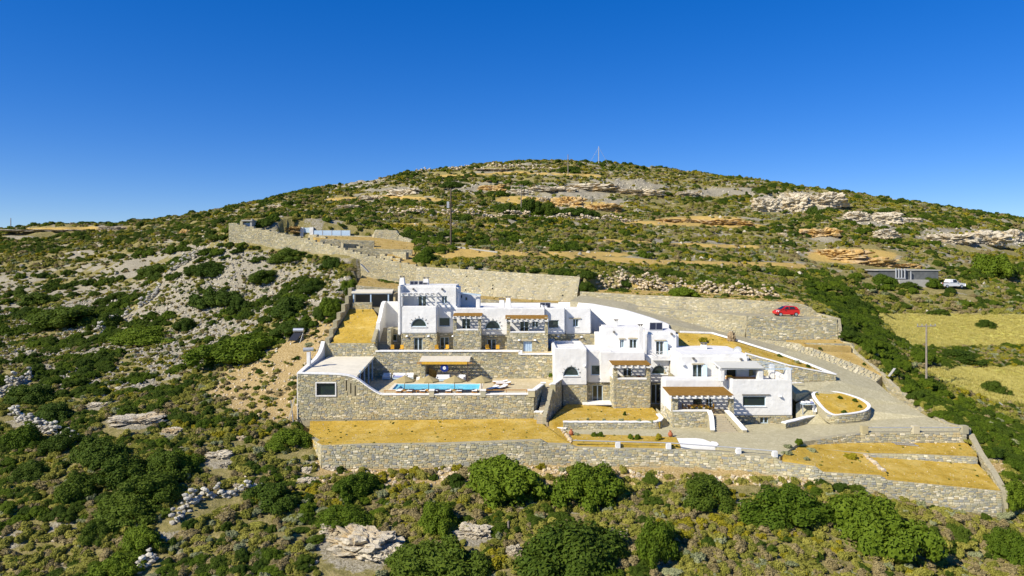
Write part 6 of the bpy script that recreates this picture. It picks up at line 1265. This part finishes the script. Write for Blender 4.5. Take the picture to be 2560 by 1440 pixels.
SMALL = [(1470,1050,9,8,'s','tiny bush at the left of the white rimmed bed'),(1510,1053,12,10,'s','second bush in the white rimmed bed'),(1555,1054,13,11,'s','third bush in the white rimmed bed'),(1598,1054,12,10,'s','fourth bush in the white rimmed bed'),(1628,1056,11,8,'s','last bush in the white rimmed bed'),(1562,1038,11,13,'d','small round tree in the white rimmed bed'),
 (1486,1091,14,15,'g','left of the twin bushes in the front bed'),(1501,1091,15,16,'g','right of the twin bushes in the front bed'),(1577,1097,17,17,'g','left bush of the second pair in the front bed'),(1594,1098,17,17,'g','right bush of the second pair in the front bed'),(1648,1099,23,19,'y','pale yellow bush in the front bed'),(1440,1088,13,10,'s','grey bush at the left end of the front bed'),
 (2100,996,13,10,'d','uppermost bush in the teardrop bed'),(2137,1003,13,10,'d','right upper bush in the teardrop bed'),(2150,1018,11,9,'d','right lower bush in the teardrop bed'),(2110,1032,14,10,'d','lowest bush in the teardrop bed'),(2042,986,9,6,'o','small bush at the left tip of the teardrop bed'),
 (1997,1109,26,17,'g','round green bush at the left end of the parking bed'),(1972,1119,24,12,'s','grey bush below the round green one'),(1968,1136,24,12,'s','grey bush beside the last white post'),(2032,1129,24,12,'s','grey bush in the middle of the lower bed'),(2130,1146,32,18,'y','yellow bush in the lower bed'),(2016,1149,20,9,'s','low grey bush at the front of the lower bed'),
 (1757,855,26,16,'y','yellow bush on the upper ochre bed'),(1948,891,12,9,'d','small dark bush on the upper ochre bed'),(1992,907,16,9,'s','grey bush on the narrow end of the upper bed'),(2020,917,14,9,'d','bush at the tip of the upper bed'),(2160,912,10,8,'d','small bush on the dry bed by the drive'),(2050,872,9,6,'d','tiny bush beside the short dry bed wall')]
for q in SMALL: shrub(*q, plat=True)
o = shrub(1377,940,14,12,'g','green plant in the pale stone trough by the white house',g=V(X(1377,92.3),92.28,.36)); o['category'] = 'plant'

# ------------------------------------------------------------------ scattered cover
rs = np.random.RandomState(5); EXC += [(gs.x, gs.y-1.5, 2.2), (gt.x, gt.y-3, 5.0), (ground(2378,722).x, ground(2378,722).y-2, 4.0)]
def cand(xr, yr, dens):
    n_ = int((xr[1]-xr[0])*(yr[1]-yr[0])*dens); x = rs.uniform(*xr, n_); y = rs.uniform(*yr, n_); px = CX+F*x/y; k = (px > -350) & (px < 2910); x, y = x[k], y[k]
    k = ~inpoly(x, y, EP); x, y = x[k], y[k]
    k = np.ones(len(x), bool)
    for ex, ey, er in EXC: k &= (x-ex)**2 + (y-ey)**2 > er*er
    x, y = x[k], y[k]; z = hz(x, y); return x, y, z
pts_out = {k: [] for k in 'gdobysfkp'}
def emit(kind, x, y, z, sx, sz):
    if len(x): pts_out[kind].append(np.c_[x, y, z - .04*sz, sx, sz])
for (xr, yr, dn_, big) in (((-110,110),(41,140),3.4,1.0),((-230,240),(140,260),.75,1.35),((-340,340),(260,425),.36,1.8)):
    x, y, z = cand(xr, yr, dn_); px, py, rub, scr, fld, hed, cl, oc, foot, n1 = masks(x, y, z); n_ = len(x); u = rs.rand(n_); u2 = rs.rand(n_)
    hill = (py < 700) & (y > 112)
    patch = np.where(hill, fbm(x/26, y/(4.5*big), 3, 63), fbm(x/9, y/4.5, 3, 61)); ypatch = fbm(x/11, y/6, 3, 71); bare = fbm(x/9, y/5, 3, 81)
    cover = np.where(fld > 0, .25, np.where(scr > 0, .30, np.where(rub > 0, .48, np.where(foot > 0, .30, .92)))) * np.where(cl > .25, .12, 1) * np.where(oc > .25, .06, 1) * np.where(hill, np.clip((bare-.30)*6, .3, 1), np.clip((bare-.25)*7, .6, 1))
    keep = (u < cover) & (fld < .5)
    # big dark bushes in patches
    thr = np.where(hed > 0, .0, np.where(rub > 0, .535, np.where(scr > 0, .9, np.where((px < 1000) & (py > 960), .51, np.where(py > 1150, .64, np.where(hill, .50, .52))))))
    bigm = (patch > thr) & (rs.rand(n_) < np.where(hed > 0, .40, .20)) & (fld < .5) & (cl < .25) & (oc < .3) & (foot < .5)
    for hx, hy, hr in HAND: pass
    s = rs.uniform(.55,1.35,n_)*big*np.where(hed > 0, 1.15, 1.0)*np.where(py > 1000, .8, 1.0); hh = s*rs.uniform(.55,.9,n_)
    isg = rs.rand(n_) < np.where(hed > 0, .62, .38)
    for kd, mk in (('g', bigm & isg), ('d', bigm & ~isg)): emit(kd, x[mk], y[mk], z[mk], s[mk], hh[mk])
    k2 = keep & ~bigm; s = rs.uniform(.24,.68,n_)*big*np.where(scr+rub > 0, .75, 1.0); hh = s*rs.uniform(.7,1.15,n_); mat_ = rs.rand(n_) < .18; s = np.where(mat_, s*1.7, s); hh = np.where(mat_, hh*.8, hh)
    yl = k2 & (u2 < np.clip((ypatch-.56)*4.5, 0.03, .75)*np.where(hill, 1.0, .45)); br = k2 & ~yl & (rs.rand(n_) < np.where(py > 1150, .30, .20)); sg = k2 & ~yl & ~br & (rs.rand(n_) < .10); gg = k2 & ~yl & ~br & ~sg & (rs.rand(n_) < np.where(py > 1150, .10, .22)); ol = k2 & ~yl & ~br & ~sg & ~gg
    for kd, mk in (('y', yl), ('b', br), ('s', sg), ('d', gg), ('o', ol)): emit(kd, x[mk], y[mk], z[mk], s[mk], hh[mk])
# loose stones on the rubble slope, at the foot of the front walls and on the scree
x, y, z = cand((-125,60),(55,150),3.0); px, py, rub, scr, fld, hed, cl, oc, foot, n1 = masks(x, y, z); u = rs.rand(len(x))
mk = (rub > 0) & (u < .20 + .7*(n1 > .42)); s = rs.uniform(.10,.42,len(x))**1.0; emit('k', x[mk], y[mk], z[mk], s[mk], s[mk])
mk = ((scr > 0) & (u < .5)) | ((foot > 0) & (u < .9)) | ((rs.rand(len(x)) < .02) & (fld < .5)); s = rs.uniform(.07,.28,len(x)); emit('p', x[mk], y[mk], z[mk], s[mk], s[mk])
x, y, z = cand((-330,330),(140,420),.12); px, py, rub, scr, fld, hed, cl, oc, foot, n1 = masks(x, y, z); mk = (fld < .5) & ((cl > .1) | (rs.rand(len(x)) < .12)); s = rs.uniform(.3,.9,len(x)); emit('k', x[mk], y[mk], z[mk], s[mk], s[mk]*.8)
x, y, z = cand((30,150),(85,165),5.0); px, py, rub, scr, fld, *_ = masks(x, y, z); mk = fld > 0; s = rs.uniform(.35,.6,len(x)); emit('f', x[mk], y[mk], z[mk], s[mk], s[mk]*.8)
x, y, z = cand((-40,60),(60,75),3.0); px, py, rub, scr, fld, hed, cl, oc, foot, n1 = masks(x, y, z); mk = (foot > 0) & (px > 1500) & (rs.rand(len(x)) < .5); s = rs.uniform(.25,.5,len(x)); emit('f', x[mk], y[mk], z[mk], s[mk], s[mk])
for o in PLAT:                                                        # pebbles and weeds on the garden beds
    if not o.name.startswith('garden_bed'): continue
    bb = [Vector(c) for c in o.bound_box]; x0, x1 = min(b.x for b in bb), max(b.x for b in bb); y0, y1 = min(b.y for b in bb), max(b.y for b in bb)
    for kd, dens, lo, hi in (('p', 1.1, .03, .10), ('o', .12, .06, .16), ('d', .05, .07, .16), ('f', 3.0, .06, .12)):
        q_ = []
        for _ in range(int((x1-x0)*(y1-y0)*dens)):
            xx, yy = rs.uniform(x0, x1), rs.uniform(y0, y1); h = o.ray_cast(Vector((xx, yy, 60)), dn)
            if h[0] and h[2].z > .5: q_.append((xx, yy, h[1].z))
        if q_: q_ = np.array(q_); s = rs.uniform(lo, hi, len(q_)); emit(kd, q_[:,0], q_[:,1], q_[:,2], s, s*.8)
x, y, z = cand((-36,52),(60,73),6.0); px, py, rub, scr, fld, hed, cl, oc, foot, n1 = masks(x, y, z); dw = np.interp(x, bx_, [p.y for p in FB]) - y; mk = (foot > 0) & (dw < 2.6) & (dw > -.2) & (n1 > .36); s = rs.uniform(.10,.36,len(x)); emit('p', x[mk], y[mk], z[mk], s[mk], s[mk]*.8)
ARR = {k: np.vstack(v) for k, v in pts_out.items() if v}
# the largest remaining bushes become individuals
allb = np.vstack([np.c_[ARR[k], np.full(len(ARR[k]), i)] for i, k in enumerate('gd')]); rot_ = rs.rand(len(allb))*6.28
pxa = CX+F*allb[:,0]/allb[:,1]; pya = HY+F*(CAMZ-allb[:,2])/allb[:,1]; vis = (pxa > 0) & (pxa < 2560) & (pya < 1440)
app = allb[:,3]/allb[:,1]*vis; order = np.argsort(-app); pick = order[:190]; rest = np.setdiff1d(np.arange(len(allb)), pick)
for i in pick:
    x_, y_, z_, s_, h_, kd = allb[i]; kd = 'gd'[int(kd)]; o = bpy.data.objects.new(NAME[kd], VAR[kd][i % 5]); COL.objects.link(o); o.location = (x_, y_, z_); o.scale = (s_, s_*.95, h_); o.rotation_euler.z = rot_[i]
    tag(o, {'g':'medium green bush among the scrub on the open slopes','d':'medium dark green bush among the scrub on the open slopes'}[kd], 'bush', {'g':'green bushes scattered over the slopes','d':'dark bushes scattered over the slopes'}[kd])
for i, k in enumerate('gd'): ARR[k] = allb[rest][allb[rest][:,5] == i][:, :5]
# everything past that is uncountable cover, instanced on points
def scatter(name, label, cat, kind, arr):
    hidden = bpy.data.collections.new('shapes_' + name)
    for i, me_ in enumerate(VAR[kind]): hidden.objects.link(bpy.data.objects.new('shape_%s_%d' % (name, i), me_))
    me = bpy.data.meshes.new(name); me.vertices.add(len(arr)); me.vertices.foreach_set('co', arr[:, :3].astype(np.float32).ravel())
    a = me.attributes.new('scl', 'FLOAT_VECTOR', 'POINT'); a.data.foreach_set('vector', np.c_[arr[:,3], arr[:,3]*rs.uniform(.8,1.1,len(arr)), arr[:,4]].astype(np.float32).ravel())
    a = me.attributes.new('rot', 'FLOAT_VECTOR', 'POINT'); tl = .9 if kind in 'kp' else .12; a.data.foreach_set('vector', np.c_[rs.normal(size=(len(arr),2))*tl, rs.rand(len(arr))*6.28].astype(np.float32).ravel())
    a = me.attributes.new('pick', 'INT', 'POINT'); a.data.foreach_set('value', rs.randint(0, len(VAR[kind]), len(arr)).astype(np.int32))
    o = bpy.data.objects.new(name, me); COL.objects.link(o); o['kind'] = 'stuff'; tag(o, label, cat)
    ng = bpy.data.node_groups.new('scatter_' + name, 'GeometryNodeTree'); ng.interface.new_socket('Geometry', in_out='INPUT', socket_type='NodeSocketGeometry'); ng.interface.new_socket('Geometry', in_out='OUTPUT', socket_type='NodeSocketGeometry')
    N_ = ng.nodes.new; gi, go = N_('NodeGroupInput'), N_('NodeGroupOutput'); ci = N_('GeometryNodeCollectionInfo'); ci.inputs['Collection'].default_value = hidden; ci.inputs['Separate Children'].default_value = True; ci.inputs['Reset Children'].default_value = True
    ip = N_('GeometryNodeInstanceOnPoints'); ip.inputs['Pick Instance'].default_value = True
    for nm, ty, sock in (('scl','FLOAT_VECTOR','Scale'),('rot','FLOAT_VECTOR','Rotation'),('pick','INT','Instance Index')):
        na = N_('GeometryNodeInputNamedAttribute'); na.data_type = ty; na.inputs['Name'].default_value = nm; ng.links.new(na.outputs['Attribute'], ip.inputs[sock])
    ng.links.new(gi.outputs[0], ip.inputs['Points']); ng.links.new(ci.outputs[0], ip.inputs['Instance']); ng.links.new(ip.outputs[0], go.inputs[0])
    md = o.modifiers.new('scatter', 'NODES'); md.node_group = ng; return o
SC = {'g':('green_scrub','distant and small green bushes covering the slopes','scrub'),'d':('dark_scrub','distant and small dark bushes covering the slopes','scrub'),'o':('olive_scrub','low olive grey cushion plants covering the hillside','scrub'),'b':('dry_scrub','low brown dry cushion plants covering the hillside','scrub'),'y':('yellow_scrub','yellow flowering cushion plants in drifts over the hillside','scrub'),'s':('sage_scrub','low silvery cushion plants dotted over the hillside','scrub'),'f':('dry_grass','straw yellow dry grass of the right hand fields','grass'),'k':('grey_rubble','grey loose stones strewn over the left slope and hilltop','stones'),'p':('pale_rubble','cream rubble along the foot of the front walls and scree','stones')}
for k, a in ARR.items(): scatter(*SC[k], k, a)
print('SCATTER', {k: len(a) for k, a in ARR.items()})
